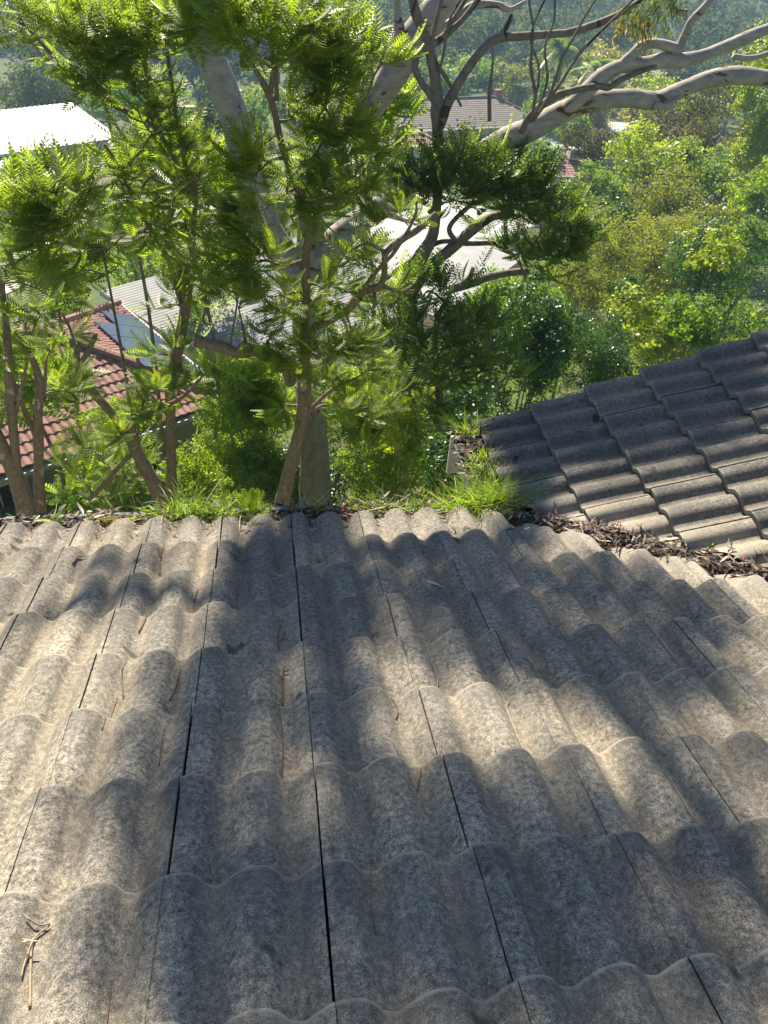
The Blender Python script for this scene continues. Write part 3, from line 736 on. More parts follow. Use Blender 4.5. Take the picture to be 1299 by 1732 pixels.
cl = [(400,30,6.6,50,8),(455,20,6.9,50,8),(500,45,6.6,45,7),(545,30,7,45,9),(548,90,7,42,9),(552,150,7,42,9),(560,205,7,45,9),(590,60,7.4,45,6),(430,75,6.4,40,6),
      (505,110,6.8,45,7),(590,160,7.4,45,6),(600,230,7.2,50,8),(560,270,7,45,8),(610,290,7.2,45,7),(540,330,6.8,45,6),(480,330,6.8,45,6),(440,250,6.7,38,4),(420,300,6.7,45,6),
      (590,330,7,45,6),(420,370,6.8,50,8),(430,440,6.8,50,8),(555,490,6.8,42,5),(470,500,6.8,50,7),(520,530,6.8,42,6),(460,560,6.9,40,5),
      (600,560,7,45,6),(640,520,7,40,5),(560,610,6.8,42,7),(610,610,7.2,50,8),(560,680,7.2,45,6),(500,600,6.7,36,6),(630,450,7,35,4),(590,430,7,35,3),(680,370,7,40,5),(470,680,7.1,36,4),
      (380,440,7,45,6),(640,690,7.4,50,7),(400,500,7.2,45,5),(655,110,7.2,36,5),(500,200,6.9,36,4)]
t_j = tree('jacaranda_tree', 'slender jacaranda with a sawn off side branch in front of the big gum trunk', 'tree', L, cl, M['jbark'], M['jac'], 31)
e = L[5][-1]; ed = unit(L[5][-1][:3]-L[5][-3][:3])
mb = MB(); mb.tube([e[:3]-ed*.004, e[:3]+ed*.012], [e[3]*.97, e[3]*.9], 14); mb.build('cut_end', simple('sawn_wood', (.35, .30, .25), .9, .4, 60, bmp=.6), t_j)

# -- dark stemmed tree right of it with the long bare upper branches
L = [limb([(690,560,30,10.6),(689,520,30),(692,480,28),(708,440,26),(728,408,22),(737,370,17),(740,310,17),(741,250,18),(740,200,22),(739,160,19),(733,115,17),(722,70,16),(706,30,16),(694,-20,15),(680,-120,13)]),
     limb([(741,215,22,10.6),(752,188,19),(765,160,17),(790,118,15),(822,78,14),(850,64,14),(900,60,14),(960,55,13),(1005,42,13),(1045,25,11),(1085,0,10),(1150,-50,8)]),
     limb([(738,175,14,10.6),(722,152,12),(703,120,11),(706,92,13),(728,78,12),(755,58,11),(785,30,10),(815,-10,9),(850,-60,8)]),
     limb([(728,78,8,10.6),(742,20,8),(755,-40,7)]), limb([(742,72,7,10.6),(772,25,7),(800,-20,6)]),
     limb([(843,65,9,10.6),(860,40,8),(866,24,6)]),
     limb([(735,155,7,10.6),(750,92,5),(758,40,4),(790,-20,4)]), limb([(735,100,6,10.6),(765,150,6),(780,180,4)]),
     limb([(686,515,22,10.6),(705,480,20),(735,445,20),(770,415,19),(800,388,18),(832,367,15),(868,360,14)]),
     limb([(760,490,14,10.6),(790,482,15),(815,472,14),(850,463,12),(893,458,11)]),
     limb([(783,483,9,10.6),(795,468,9),(800,452,6)]),
     limb([(772,410,10,10.6),(760,385,9),(790,352,8),(822,332,7),(850,325,5)]),
     limb([(862,362,8,10.6),(862,330,8),(858,300,6),(870,270,5)]),
     limb([(640,480,7,10.6),(690,445,8),(742,410,8),(790,412,8),(850,410,8),(920,400,6)]),
     limb([(695,470,9,10.6),(720,440,8),(735,400,7)]),
     limb([(850,410,5,10.6),(875,440,4),(890,470,3)])]
cl = [(x_, 250+(y_-250)*.5+44 if y_ < 345 else y_, Y_, r_*.88, n_) for (x_, y_, Y_, r_, n_) in [(710,250,10.4,50,9),(760,245,10.4,50,10),(810,250,10.4,50,10),(860,255,10.4,45,9),(700,300,10.4,45,8),(760,290,10.2,45,9),(830,300,10.3,50,9),(885,300,10.4,45,9),
      (780,340,10.4,36,4),(870,350,10.4,45,7),(920,330,10.4,50,10),(950,370,10.4,50,12),(960,420,10.4,45,12),(915,390,10.4,45,9),(880,420,10.4,38,6),(830,390,10.6,32,4),(930,440,10.4,45,8),(735,330,10.4,38,5),
      (980,400,10.4,36,6),(680,270,10.6,40,6)]]
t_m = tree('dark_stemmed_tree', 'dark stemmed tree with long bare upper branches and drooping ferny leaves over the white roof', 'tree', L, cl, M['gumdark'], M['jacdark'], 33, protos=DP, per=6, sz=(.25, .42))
# -- dark drooping foliage mass in front of the green hedge, on its own low tree
L = [limb([(745,720,16,9.4),(742,650,14),(735,600,12),(740,540,10),(760,500,7)]), limb([(738,600,9,9.4),(780,560,7),(820,530,5)]), limb([(740,650,8,9.4),(700,610,6),(670,570,5)]), limb([(742,660,8,9.4),(790,640,6),(830,620,5)])]
cl = [(700,500,9,50,8),(750,500,9,50,8),(690,560,9,50,8),(740,560,9,55,10),(790,560,9,50,9),(830,590,9,45,8),(740,620,9,55,10),(790,630,9,50,10),(840,640,9,40,7),(690,640,9.4,45,7),(670,600,9.2,45,6),(660,540,9.2,40,5),(850,550,9.4,35,5),(720,680,9.2,40,6),(770,680,9.2,40,6)]
tree('ferny_tree', 'low dark ferny tree in front of the white corrugated roof and the hedge', 'tree', L, cl, M['jbark'], M['jacdark'], 35, protos=DP, per=7, sz=(.22, .38))

# -- multi stemmed tree at the left edge
L = [limb([(50,900,34,6.0),(42,855,32),(25,800,30),(5,760,28),(-20,715,24),(-50,650,20)]),
     limb([(30,815,17,6.0),(24,740,15),(18,680,15),(14,600,13),(10,540,11),(4,470,9),(20,420,8),(60,385,7),(92,345,6)]),
     limb([(72,890,22,6.2),(66,830,18),(65,760,17),(64,700,16),(68,660,14),(60,620,12),(42,585,10),(28,560,8)]),
     limb([(60,735,10,6.2),(40,690,9),(20,640,8),(0,600,7)]), limb([(66,700,7,6.2),(75,660,6),(78,610,5)]),
     limb([(25,700,8,6.0),(38,650,6),(48,600,5)]), limb([(5,480,7,6.0),(-20,430,6),(-40,380,5)])]
cl = [(15,350,6,36,3),(30,380,6,50,6),(90,320,6,40,5),(20,440,6,45,6),(75,400,6,45,6),(120,360,6,42,5),(60,530,6,38,4),(20,590,6,38,3),(90,590,6.2,38,3),(30,680,6.2,36,3),(100,660,6.4,40,4),(80,490,6,38,3)]
tree('multi_stemmed_tree', 'multi stemmed jacaranda with grey forking trunks at the left edge', 'tree', L, cl, M['jbark'], M['jac'], 37)

# -- tree forking low beyond the gutter at left
L = [limb([(268,838,25,7.2),(258,812,23),(242,785,22),(228,755,22),(221,728,20)]),
     limb([(223,745,17,7.2),(205,722,16),(190,700,15),(165,672,15),(145,645,14),(133,625,12),(130,600,10),(136,580,8)]),
     limb([(132,620,9,7.2),(152,590,9),(162,565,8)]),
     limb([(221,732,17,7.2),(226,712,15),(250,700,14),(275,690,13)]),
     limb([(225,765,8,7.2),(200,790,9),(175,820,9),(150,845,8)]), limb([(130,600,6,7.2),(120,560,5),(105,530,4)]), limb([(275,690,9,7.2),(310,670,7),(340,640,5)])]
cl = [(120,640,7.2,35,3),(260,690,7.0,36,4),(285,660,7.2,36,3),(160,770,7.4,45,4),(130,800,7.4,40,5),(220,800,7.6,38,5),(180,840,7.4,35,4),(105,560,7.2,30,2),(200,735,7.2,32,3)]
tree('forked_tree', 'low forked tree with a dark leaning trunk in front of the red tile roof', 'tree', L, cl, M['jbark'], M['jac'], 39)

# -- upright jacaranda whose crown fills the upper left
L = [limb([(290,850,18,7.8),(290,790,17),(289,720,17),(288,660,18),(297,610,19),(306,565,19),(314,520,18),(318,470,16),(322,430,14),(326,380,12),(330,330,11),(322,270,9),(300,210,8),(290,140,7),(280,60,6)]),
     limb([(312,530,11,7.8),(298,480,10),(285,440,9),(262,400,9),(240,360,9),(215,312,8),(195,272,7),(176,244,6)]),
     limb([(232,350,7,7.8),(245,310,6),(268,290,5)]), limb([(300,490,9,7.8),(305,455,8),(302,420,7)]),
     limb([(330,330,8,7.8),(290,260,9),(262,215,9),(225,195,10),(175,165,10),(120,130,9),(90,95,8),(60,62,6),(30,30,5)]),
     limb([(175,165,6,7.8),(150,110,6),(130,60,5)]), limb([(247,130,7,7.8),(245,80,7),(255,25,6),(262,-20,5)]), limb([(248,205,7,7.8),(248,150,7),(246,110,6)]),
     limb([(283,700,8,7.8),(240,650,7),(232,600,6)])]
cl = [(40,40,7.4,50,5),(85,75,7.4,50,5),(130,50,7.6,50,6),(150,100,7.6,50,7),(190,60,7.6,50,7),(180,130,7.6,45,6),(240,40,7.6,50,8),(235,100,7.6,45,6),(290,60,7.6,50,8),(330,30,7.6,50,7),
      (240,160,7.6,40,4),(270,190,7.6,36,3),(250,220,7.6,45,4),(300,260,7.6,38,3),(230,260,7.6,42,4),(310,300,7.6,45,6),(270,330,7.6,45,5),(220,320,7.6,42,4),(170,300,7.7,42,4),(150,340,7.8,45,5),
      (260,380,7.6,42,4),(210,400,7.8,42,4),(320,400,7.6,42,5),(350,450,7.6,42,4),(160,430,7.9,42,4),(300,520,7.6,38,4),(290,600,7.7,38,6),(285,650,7.7,36,6),(340,30,7.2,45,8),]
tree('tall_jacaranda_tree', 'tall upright jacaranda whose feathery crown spreads across the upper left', 'tree', L, cl, M['jbark'], M['jac'], 41)
# -- bright back-lit jacarandas further down the slope
def small_jac(label, px, py, Y, rp, n, leaf, seed, hp=None, stem=5):
    top = at_y(px, py, Y); g = ground_pt(top); r = np.random.default_rng(seed)
    P = np.array([[g[0]+r.normal(0, .3), g[1]+r.normal(0, .3), g[2], stem/1000*9], [(g[0]+top[0])/2+r.normal(0, .2), g[1], (g[2]+top[2])/2, stem/1000*7], [top[0], top[1], top[2]-.3, stem/1000*3.5]])
    C_ = catmull(P, 8); cl = []
    d_ = proj(top)[2]; Rm = rp/F*d_
    nn = max(6, n//6)
    for i in range(nn):
        q = runit(1, r)[0]*rp*r.uniform(.3, 1)
        cl.append((px+q[0], py+q[1]*.75, Y+q[2]/F*d_*.8, rp*.36, 6))
    tname = 'jacaranda_tree'
    t = thing(tname, label, 'tree', g); mb = MB(); add_limb(mb, C_, 8)
    V, Fc = grow(mb, [C_], cl, JC, seed, 6, (.26, .42)); mb.build('trunk', M['jbark'], t, smooth=True); mesh_obj('crown', V, Fc, leaf, t, smooth=False)
small_jac('sunlit yellow green jacaranda behind the upright one, below the white shed', 170, 400, 13, 120, 90, M['jaclite'], 51)
small_jac('sunlit jacaranda below the far left white building', 60, 350, 14, 90, 50, M['jaclite'], 52)
small_jac('bright jacaranda sapling under the sawn off branch', 400, 680, 11, 85, 90, M['jaclite'], 53)
small_jac('bright feathery tree beside the big gum trunk at the foot', 620, 700, 12, 85, 90, M['jaclite'], 54)
small_jac('bright green jacaranda behind the forked tree by the red roof house', 185, 800, 11.5, 80, 48, M['jaclite'], 55)
small_jac('yellow green jacaranda just left of the leaning gum limb', 300, 300, 12.5, 110, 96, M['jaclite'], 56)
small_jac('lime green feathery crown in the top left corner', 150, 40, 15, 110, 50, M['jaclite'], 57)
small_jac('bright leafy jacaranda between the gum fork and the solar panels', 400, 480, 13, 60, 40, M['jaclite'], 58)
small_jac('lime green jacaranda behind the upper gum limbs', 610, 180, 13, 90, 66, M['jaclite'], 59)
small_jac('yellow green jacaranda in front of the red tiled slope at the far left', 40, 640, 9.5, 90, 50, M['jaclite'], 60)

# -- big gum: smooth pale trunk, leaning left limb, long right limbs, crown above the frame
def sp(px, py, t): return onroof(px, py)+S*t
GL = [limb([(532,900,54,11.2),(533,850,52),(532,780,49),(529,700,47),(526,620,48),(523,550,54),(520,490,66),(516,450,76)]),
      limb([(505,480,60,11.2),(478,430,52),(450,380,50),(430,320,50),(408,240,50),(390,180,52),(365,120,50),(345,60,47),(325,-20,44),(300,-140,40),(270,-300,36)]),
      limb([(528,480,58,11.2),(560,420,50),(600,380,44),(650,348,38),(720,318,35),(790,275,34,10.8),(850,238,38),(900,218,38),(950,190,36),(1000,172,32),(1060,166,30),(1110,170,30),(1140,158,28),(1190,137,27),(1240,128,28),(1299,133,27),(1380,150,25),(1500,140,22)]),
      limb([(955,190,24,10.7),(985,160,26),(1020,128,25),(1050,112,23),(1090,108,23),(1120,103,26),(1150,103,24),(1185,95,20),(1220,82,20),(1260,65,20),(1310,45,18),(1420,10,15)]),
      limb([(1045,115,19,10.7),(1068,95,19),(1085,78,17),(1110,74,16),(1135,80,18),(1147,82,19),(1158,60,15),(1170,35,14),(1195,8,13),(1240,-50,11)]),
      limb([(1160,22,12,10.7),(1145,18,10),(1138,-5,9),(1140,-40,8)]),
      limb([(880,225,12,10.6),(900,192,13),(935,165,13),(975,152,12),(1010,146,11),(1030,148,10),(1050,135,10),(1075,125,9),(1110,112,6)]),
      limb([(1105,178,16,10.7),(1128,178,12),(1150,162,9)]), limb([(1240,96,10,10.7),(1270,98,9),(1299,90,8),(1340,70,7)]),
      limb([(522,470,50,11.2),(524,400,42),(530,330,38),(548,270,38),(585,220,40),(630,180,42,11.4),(665,125,48),(695,70,50),(730,25,46),(770,-25,42),(820,-120,38),(880,-260,32)]),
      limb([(600,205,18,11.3),(620,150,18),(626,100,20),(645,65,24),(672,52,24),(672,20,13),(672,-30,11)]),
      limb([(720,58,20,11.5),(760,40,16),(800,10,14),(840,8,11),(862,16,9),(890,2,6)]),
      limb([(538,300,12,11),(560,290,13),(572,282,12)])]
for x0, pts in enumerate([[(898,208,5),(905,160,5),(898,110,5),(902,50,4),(895,0,4),(900,-60,3)], [(900,205,5),(925,140,5),(922,80,4),(938,30,4),(935,-40,3)], [(902,205,6),(930,160,6),(950,100,5),(975,55,5),(1000,10,4),(1040,-40,4)],
      [(903,202,6),(945,145,6),(985,85,6),(1040,30,5),(1085,-15,5)], [(900,200,4),(912,120,4),(898,60,4),(930,-20,3)], [(828,205,7),(828,160,7),(833,110,4),(833,80,3)]]):
    q = [(*p_, 10.4) if i == 0 else p_ for i, p_ in enumerate(pts)]; GL.append(limb(q))
# upper limbs above the frame
e1, e2_ = GL[1][-1][:3], GL[9][-1][:3]
def free(P, r0, r1): P = np.array(P, float); return catmull(np.column_stack([P, np.linspace(r0, r1, len(P))]), 8)
GL += [free([e1, sp(560, 1000, 15.2), sp(440, 900, 14.8), sp(432, 1010, 14.6), sp(370, 1150, 14.4), sp(328, 1330, 14.2), sp(330, 1560, 13.8), sp(350, 1800, 13.4)], .19, .04),
       free([e2_, sp(900, 860, 17), sp(760, 900, 16), sp(560, 940, 15.4), sp(575, 1120, 15), sp(600, 1330, 14.6), sp(700, 1600, 14)], .13, .04),
       free([sp(760, 900, 16), sp(860, 1010, 15.5), sp(1010, 1130, 15), sp(1180, 1330, 14.5), sp(1299, 1500, 14)], .10, .05),
       free([sp(432, 1010, 14.6), sp(250, 980, 14.6), sp(80, 1010, 14.6), sp(-100, 1180, 14.4)], .06, .03)]
gb = ground_pt(GL[0][0, :3])
gum = thing('gum_tree', 'big smooth barked gum with a leaning limb and long pale limbs reaching right', 'tree', gb)
M['gumbase'] = barkmat('fibrous_lower_gum_bark', (.20, .185, .15), (.40, .37, .31), (.08, .06, .045), 3, (1, 1, .5), .62, 9, .6)
mb = MB(); add_limb(mb, to_ground(GL[0], 1.3), 20, .03); mb.build('trunk', M['gumbase'], gum, smooth=True)
for i, L_ in enumerate(GL[1:]):
    mb = MB(); add_limb(mb, L_, 16 if L_[0, 3] > .08 else 8, .035); mb.build('limb', M['gumdark'] if 12 <= i <= 17 or i in (5,) else M['gum'], gum, smooth=True)
# crown leaves: hanging lanceolate leaves; clumps above the roof throw the dappled shade
r = np.random.default_rng(77)
def gum_clump(c, R_, n, ln=(.09, .17), wd=.022):
    nt_ = max(1, n//9); p = []
    hub = c+r.normal(0, 1, (nt_, 3))*R_*.5
    pos = np.repeat(hub, 9, 0)+r.normal(0, .07, (nt_*9, 3)); n = len(pos)
    d = runit(n, r); d[:, 2] = -np.abs(d[:, 2])-.7; d /= np.linalg.norm(d, axis=1)[:, None]
    return leaf_batch(pos, d, runit(n, r), r.uniform(*ln, n), np.full(n, wd), .2, int(r.integers(1e6)), 2)
parts = []
SH = [ # roof shade: (px, py, radius m on the roof, leaves)
 (440,900,.10,60),(425,980,.10,80),(390,1060,.10,90),(355,1130,.12,110),(340,1250,.13,130),(310,1400,.16,170),(400,1500,.16,170),(300,1600,.14,150),(420,1650,.2,200),(540,1700,.25,260),(700,1700,.3,300),(880,1640,.28,280),(560,1500,.2,160),(700,1480,.25,240),(860,1480,.25,240),(1000,1500,.2,200),
 (1150,1650,.3,320),(1100,1400,.14,150),(1240,1420,.15,150),(840,1340,.16,170),(960,1330,.14,130),(720,1330,.12,120),(600,1300,.10,90),(480,1300,.12,100),(440,1400,.13,110),(540,1080,.11,110),(560,960,.11,110),(590,1160,.09,80),(560,1230,.1,90),(500,1000,.08,60),(500,1130,.07,60),
 (700,1000,.16,170),(780,1080,.14,160),(880,1120,.13,150),(840,980,.15,160),(960,1000,.15,150),(1010,1080,.14,150),(1060,1170,.12,130),(700,930,.10,90),(800,930,.1,80),(900,900,.1,60),(1130,1080,.14,130),(1230,1150,.14,130),(1200,1010,.10,90),(1100,960,.1,80),(1280,1260,.08,60),
 (250,930,.09,70),(160,950,.08,60),(180,1010,.10,90),(210,1330,.09,80),(360,1000,.05,30),(780,1580,.22,240),(960,1620,.2,220),(660,1400,.14,140),(780,1420,.14,150),(920,1420,.15,150),(1040,1600,.2,200),(1240,1560,.16,160),(420,1180,.09,80),(330,1180,.10,110),(320,1500,.12,140),(740,1010,.1,110),(860,1040,.1,120),(930,1070,.1,120),(740,960,.1,120),(1040,960,.12,140),(1140,1020,.12,140),(900,960,.1,120),(1240,1060,.12,130),(800,1010,.1,120),(1120,1130,.1,110),(1040,1000,.08,70)]
for px, py, R_, n in SH:
    parts.append(gum_clump(sp(px, py, r.uniform(9.5, 13)), R_*(.95 if py < 1290 else .75), int(n*(1.3 if py < 1290 else .65))))
def wsh(px, py): return onwing(px, py)
for px, py, R_, n in [(960,690,.2,120),(1050,650,.2,130),(1150,620,.2,120),(1240,580,.2,110),(1000,730,.16,100),(1120,700,.16,90),(900,740,.12,70),(1280,640,.15,70),(1200,720,.12,60),(1090,610,.15,100),(1190,660,.16,100),(1000,655,.14,100),(880,700,.1,60),(1240,520,.2,120),(1060,720,.12,80)]:
    parts.append(gum_clump(wsh(px, py)+S*r.uniform(11, 13), R_*1.15, int(n*3.6)))
# ordinary crown higher up and out to the sides
up = np.concatenate([q[:, :3] for q in GL[-4:]])
for i in range(10):
    c = up[r.integers(0, len(up))]+r.normal(0, 1.0, 3)*np.array([1.6, 1.2, .8])+np.array([0, 3.2, 3.0])
    tq = (c@NW+H)/(S@NW); hit = c-S*tq
    if -2.2 < hit[0] < 3.2 and -.6 < hit[1] < 4.2: continue
    parts.append(gum_clump(c, .5, 110))
V, Fc = merge(parts); mesh_obj('crown', V, Fc, M['gumleaf'], gum, smooth=False)
parts = [gum_clump(at_y(px, py, 10.4), R_, n, (.08, .15), .018) for px, py, R_, n in [(1100,15,.16,130),(1130,5,.14,110),(1075,20,.12,60)]]
V, Fc = merge(parts); tag(mesh_obj('leaf_spray', V, Fc, M['gumleaf'], gum, smooth=False), 'hanging green leaf spray at the top edge', kind='stuff')
parts = [gum_clump(at_y(px, py, 10.4), R_, n, (.08, .15), .02) for px, py, R_, n in [(1070,40,.12,70),(1088,45,.09,50)]]
V, Fc = merge(parts); tag(mesh_obj('leaf_spray', V, Fc, M['gumred'], gum, smooth=False), 'hanging orange tinged young leaves', kind='stuff')

# ------------------------------------------------------------------ neighbouring houses
def tile_mat(name, a, b_, c_, sx=6, sy=3.2):
    m, n, l, b = mat(name); co = coords(n)
    geo = n.new('ShaderNodeNewGeometry')
    r1 = ramp(n, [(0, a), (.5, b_), (1, c_)])
    n1 = noise(n, l, 5, 6, .8, co); n2 = noise(n, l, .7, 4, .6, co)
    l.new(math_(n, l, 'ADD', math_(n, l, 'MULTIPLY', n1.outputs[0], .9), math_(n, l, 'MULTIPLY', n2.outputs[0], .4)), r1.inputs[0])
    r1.inputs[0].links[0].from_node.use_clamp = True
    dk = ramp(n, [(.55, (0, 0, 0)), (.7, (1, 1, 1))]); l.new(noise(n, l, 9, 5, .7, co).outputs[0], dk.inputs[0])
    l.new(mixc(n, l, math_(n, l, 'MULTIPLY', dk.outputs[0], .6), r1.outputs[0], (.05, .035, .035)), b.inputs['Base Color'])
    b.inputs['Roughness'].default_value = .8; return m
M['redtile'] = tile_mat('terracotta_tile', (.12, .05, .045), (.23, .11, .092), (.38, .24, .205))
M['browntile'] = tile_mat('brown_grey_tile', (.09, .075, .07), (.16, .13, .12), (.26, .22, .20))
M['pinktile'] = tile_mat('faded_pink_tile', (.25, .13, .11), (.38, .22, .18), (.48, .32, .27))
M['whitemetal'] = simple('white_roof_sheet', (.25, .26, .275), .55, .22, 1.2, metal=0, spec=.35)
M['greymetal'] = simple('weathered_grey_sheet', (.42, .43, .42), .5, .15, 3)
M['cream'] = simple('cream_wall', (.50, .44, .33), .9, .08, 2)
M['white'] = simple('white_painted_wall', (.70, .70, .68), .8, .06, 2)
M['glass'] = simple('window_glass', (.03, .035, .04), .08, .1, 1, spec=.9)
M['panel'] = simple('solar_glass', (.05, .075, .14), .12, .1, 1, spec=.9)
M['asphalt'] = simple('asphalt', (.13, .125, .12), .9, .15, 2)
M['concrete'] = simple('pale_concrete', (.42, .40, .36), .9, .12, 1.5)
M['steel'] = simple('galvanised_steel', (.40, .42, .43), .4, .1, 10, metal=.6)
def plane_tiles(mb, p00, p10, p01, p11, gauge=.31, roll=.19, amp=.045, step=.03, fine=3):
    """tiled slope: p00-p10 along the eave, p01-p11 along the ridge (bilinear patch), real courses and rolls"""
    p00, p10, p01, p11 = map(lambda q: np.array(q, float), (p00, p10, p01, p11))
    e = p10-p00; L_ = np.linalg.norm(e); nrm = unit(np.cross(e, p01-p00))
    if nrm[2] < 0: nrm = -nrm
    eu = e/L_; up = np.cross(nrm, eu); 
    if np.dot(up, p01-p00) < 0: up = -up
    hgt = np.dot(p01-p00, up); nc = max(1, int(round(hgt/gauge)))
    a0, a1, b0, b1 = 0., L_, np.dot(p01-p00, eu), np.dot(p11-p00, eu)
    V, Fc, k = [], [], 0
    for j in range(nc):
        t0, t1 = j/nc, (j+1)/nc; l0, l1 = a0+(b0-a0)*t0, a1+(b1-a1)*t0; m0, m1 = a0+(b0-a0)*t1, a1+(b1-a1)*t1
        ng = max(3, int((l1-l0)/roll*fine*2)); s_ = np.linspace(0, 1, ng+1)
        x0 = l0+(l1-l0)*s_; x1 = m0+(m1-m0)*s_; x1 = np.clip(x0, min(m0, m1), max(m0, m1))
        jit = rng.normal(0, .004)
        w0 = amp*(.5+.5*np.cos(2*math.pi*x0/roll))**.8+step+jit+rng.normal(0, .0025, ng+1); w1 = amp*(.5+.5*np.cos(2*math.pi*x1/roll))**.8
        A_ = p00+eu*x0[:, None]+up*(hgt*t0)+nrm*w0[:, None]; B_ = p00+eu*x1[:, None]+up*(hgt*t1)+nrm*w1[:, None]; C_ = A_-nrm*(step+.025)
        V += [A_, B_, C_]; i = np.arange(ng)
        n_ = ng+1
        Fc += [np.stack([k+i, k+i+1, k+n_+i+1, k+n_+i], 1), np.stack([k+2*n_+i, k+2*n_+i+1, k+i+1, k+i], 1)]; k += 3*n_
    mb.add(np.concatenate(V), np.concatenate(Fc).tolist())
def caps(mb, p, q, r_=.11, n=None):
    p, q = np.array(p, float), np.array(q, float); L_ = np.linalg.norm(q-p); n = n or max(2, int(L_/.4)); d = (q-p)/n
    for i in range(n):
        a = p+d*i; mb.tube([a, a+d*1.08], [r_*1.06, r_*.94], 8)
def sheet_roof(mb, p00, p10, p01, pitch=.19, amp=.042, thick=.03):
    """ribbed metal sheet; ribs run from p00 towards p01, repeated along p00->p10"""
    p00, p10, p01 = map(lambda q: np.array(q, float), (p00, p10, p01)); e = p10-p00; L_ = np.linalg.norm(e); n = int(L_/pitch)*4
    nrm = unit(np.cross(e, p01-p00)); nrm = nrm if nrm[2] > 0 else -nrm
    s_ = np.linspace(0, 1, n+1); wv = amp*np.array([0, .6, 1, .6])[np.arange(n+1) % 4]
    A_ = p00+e*s_[:, None]+nrm*wv[:, None]; B_ = A_+(p01-p00); i = np.arange(n)
    mb.add(np.concatenate([A_, B_]), np.stack([i, i+1, n+2+i, n+1+i], 1).tolist())
    mb.add(np.concatenate([A_, B_])-nrm*thick, np.stack([n+1+i, n+2+i, i+1, i], 1).tolist())
    mb.add(np.concatenate([A_[[0, -1]], A_[[0, -1]]-nrm*(thick)]), [(0, 1, 3, 2)]); mb.add(np.concatenate([B_[[0, -1]], B_[[0, -1]]-nrm*thick]), [(0, 1, 3, 2)])
def win(parent, o, eu, ez_, w_, h_, out, mt='glass', frame='white'):
    o, eu, ez_, out = (np.array(q, float) for q in (o, eu, ez_, out))
    mb = MB(); t = .06
    for a, b_, c in ((o-eu*t, eu*(w_+2*t), ez_*-t), (o-eu*t+ez_*h_, eu*(w_+2*t), ez_*t), (o-eu*t, eu*t, ez_*h_), (o+eu*w_, eu*t, ez_*h_)): mb.box(a, b_, out*.05, c)
    mb.box(o+eu*(w_/2-.02), eu*.04, out*.04, ez_*h_)
    f = mb.build('window', M[frame], parent); mb = MB(); mb.box(o, eu*w_, out*.02, ez_*h_); mb.build('pane', M[mt], f)

# red tiled house (hip roof with solar panels)
Z = -10.5
C = at_z(395, 675, Z); A = at_z(0, 800, Z); B = at_z(265, 714, Z)
e1 = unit(A-B); e2 = np.array([e1[1], -e1[0], 0.]); e2 = e2 if e2[1] > 0 else -e2
aa, LL, W1 = 3.45, 6.9, 11.0; ht = aa*math.tan(rad(22))
P = C+(e1+e2)*aa+ez*ht; P2 = P+e1*(W1-2*aa); D = C+e2*LL; C2 = C+e1*W1; D2 = C2+e2*LL
rh = thing('red_tiled_house', 'house with red terracotta hip roof and solar panels below the left gutter', 'house', ground_pt(C))
mb = MB(); plane_tiles(mb, C2, C, P2, P); plane_tiles(mb, C, D, P, P); plane_tiles(mb, D, D2, P, P2); plane_tiles(mb, D2, C2, P2, P2); ro = mb.build('roof', M['redtile'], rh)
mb = MB()
for p_, q_ in ((C, P), (D, P), (C2, P2), (D2, P2), (P, P2)): caps(mb, np.array(p_)+ez*.06, np.array(q_)+ez*.06)
mb.build('ridge_tiles', M['redtile'], ro)
mb = MB()
for p_, d_, o_ in ((C2-e2*.14+e1*.14, -e1*(W1+.28), -e2), (C-e1*.02, e2*(LL+.1), -e1)):
    mb.box(p_-ez*.06, d_, (-e2*.0+(e2*.13 if abs(np.dot(d_, e1)) > 1 else -e1*.13)), -ez*.1)
mb.build('gutter', M['gutter'], rh)
ins = .55; q0 = C+(e1+e2)*ins; gz_ = float(ground(q0[0], q0[1]))-1.5
mb = MB(); mb.box(np.array([q0[0], q0[1], gz_]), e1*(W1-2*ins), e2*(LL-2*ins), ez*(Z-.12-gz_)); mb.build('wall', M['khaki'], rh)
mb = MB(); mb.box(C-ez*.10+(e1+e2)*.02, e1*(W1-.04), e2*(LL-.04), -ez*.02); mb.build('soffit', M['fascia'], rh)
for s_ in (1.5, 4.8, 7.8): win(rh, q0+e1*s_+ez*(-1.75), e1, ez, 1.2, 1.1, -e2)
nrm = unit(np.cross(D-C, P-C)); nrm = nrm if nrm[2] > 0 else -nrm; upv = unit(P-(C+D)/2)
for i in range(4):
    o_ = C+e2*(1.35+i*1.03)+upv*(.25)+nrm*.12
    mb = MB(); mb.box(o_, e2*1.0, upv*(1.65 if i < 3 else 1.0), nrm*.04); f_ = mb.build('solar_panel', M['panel'], rh)

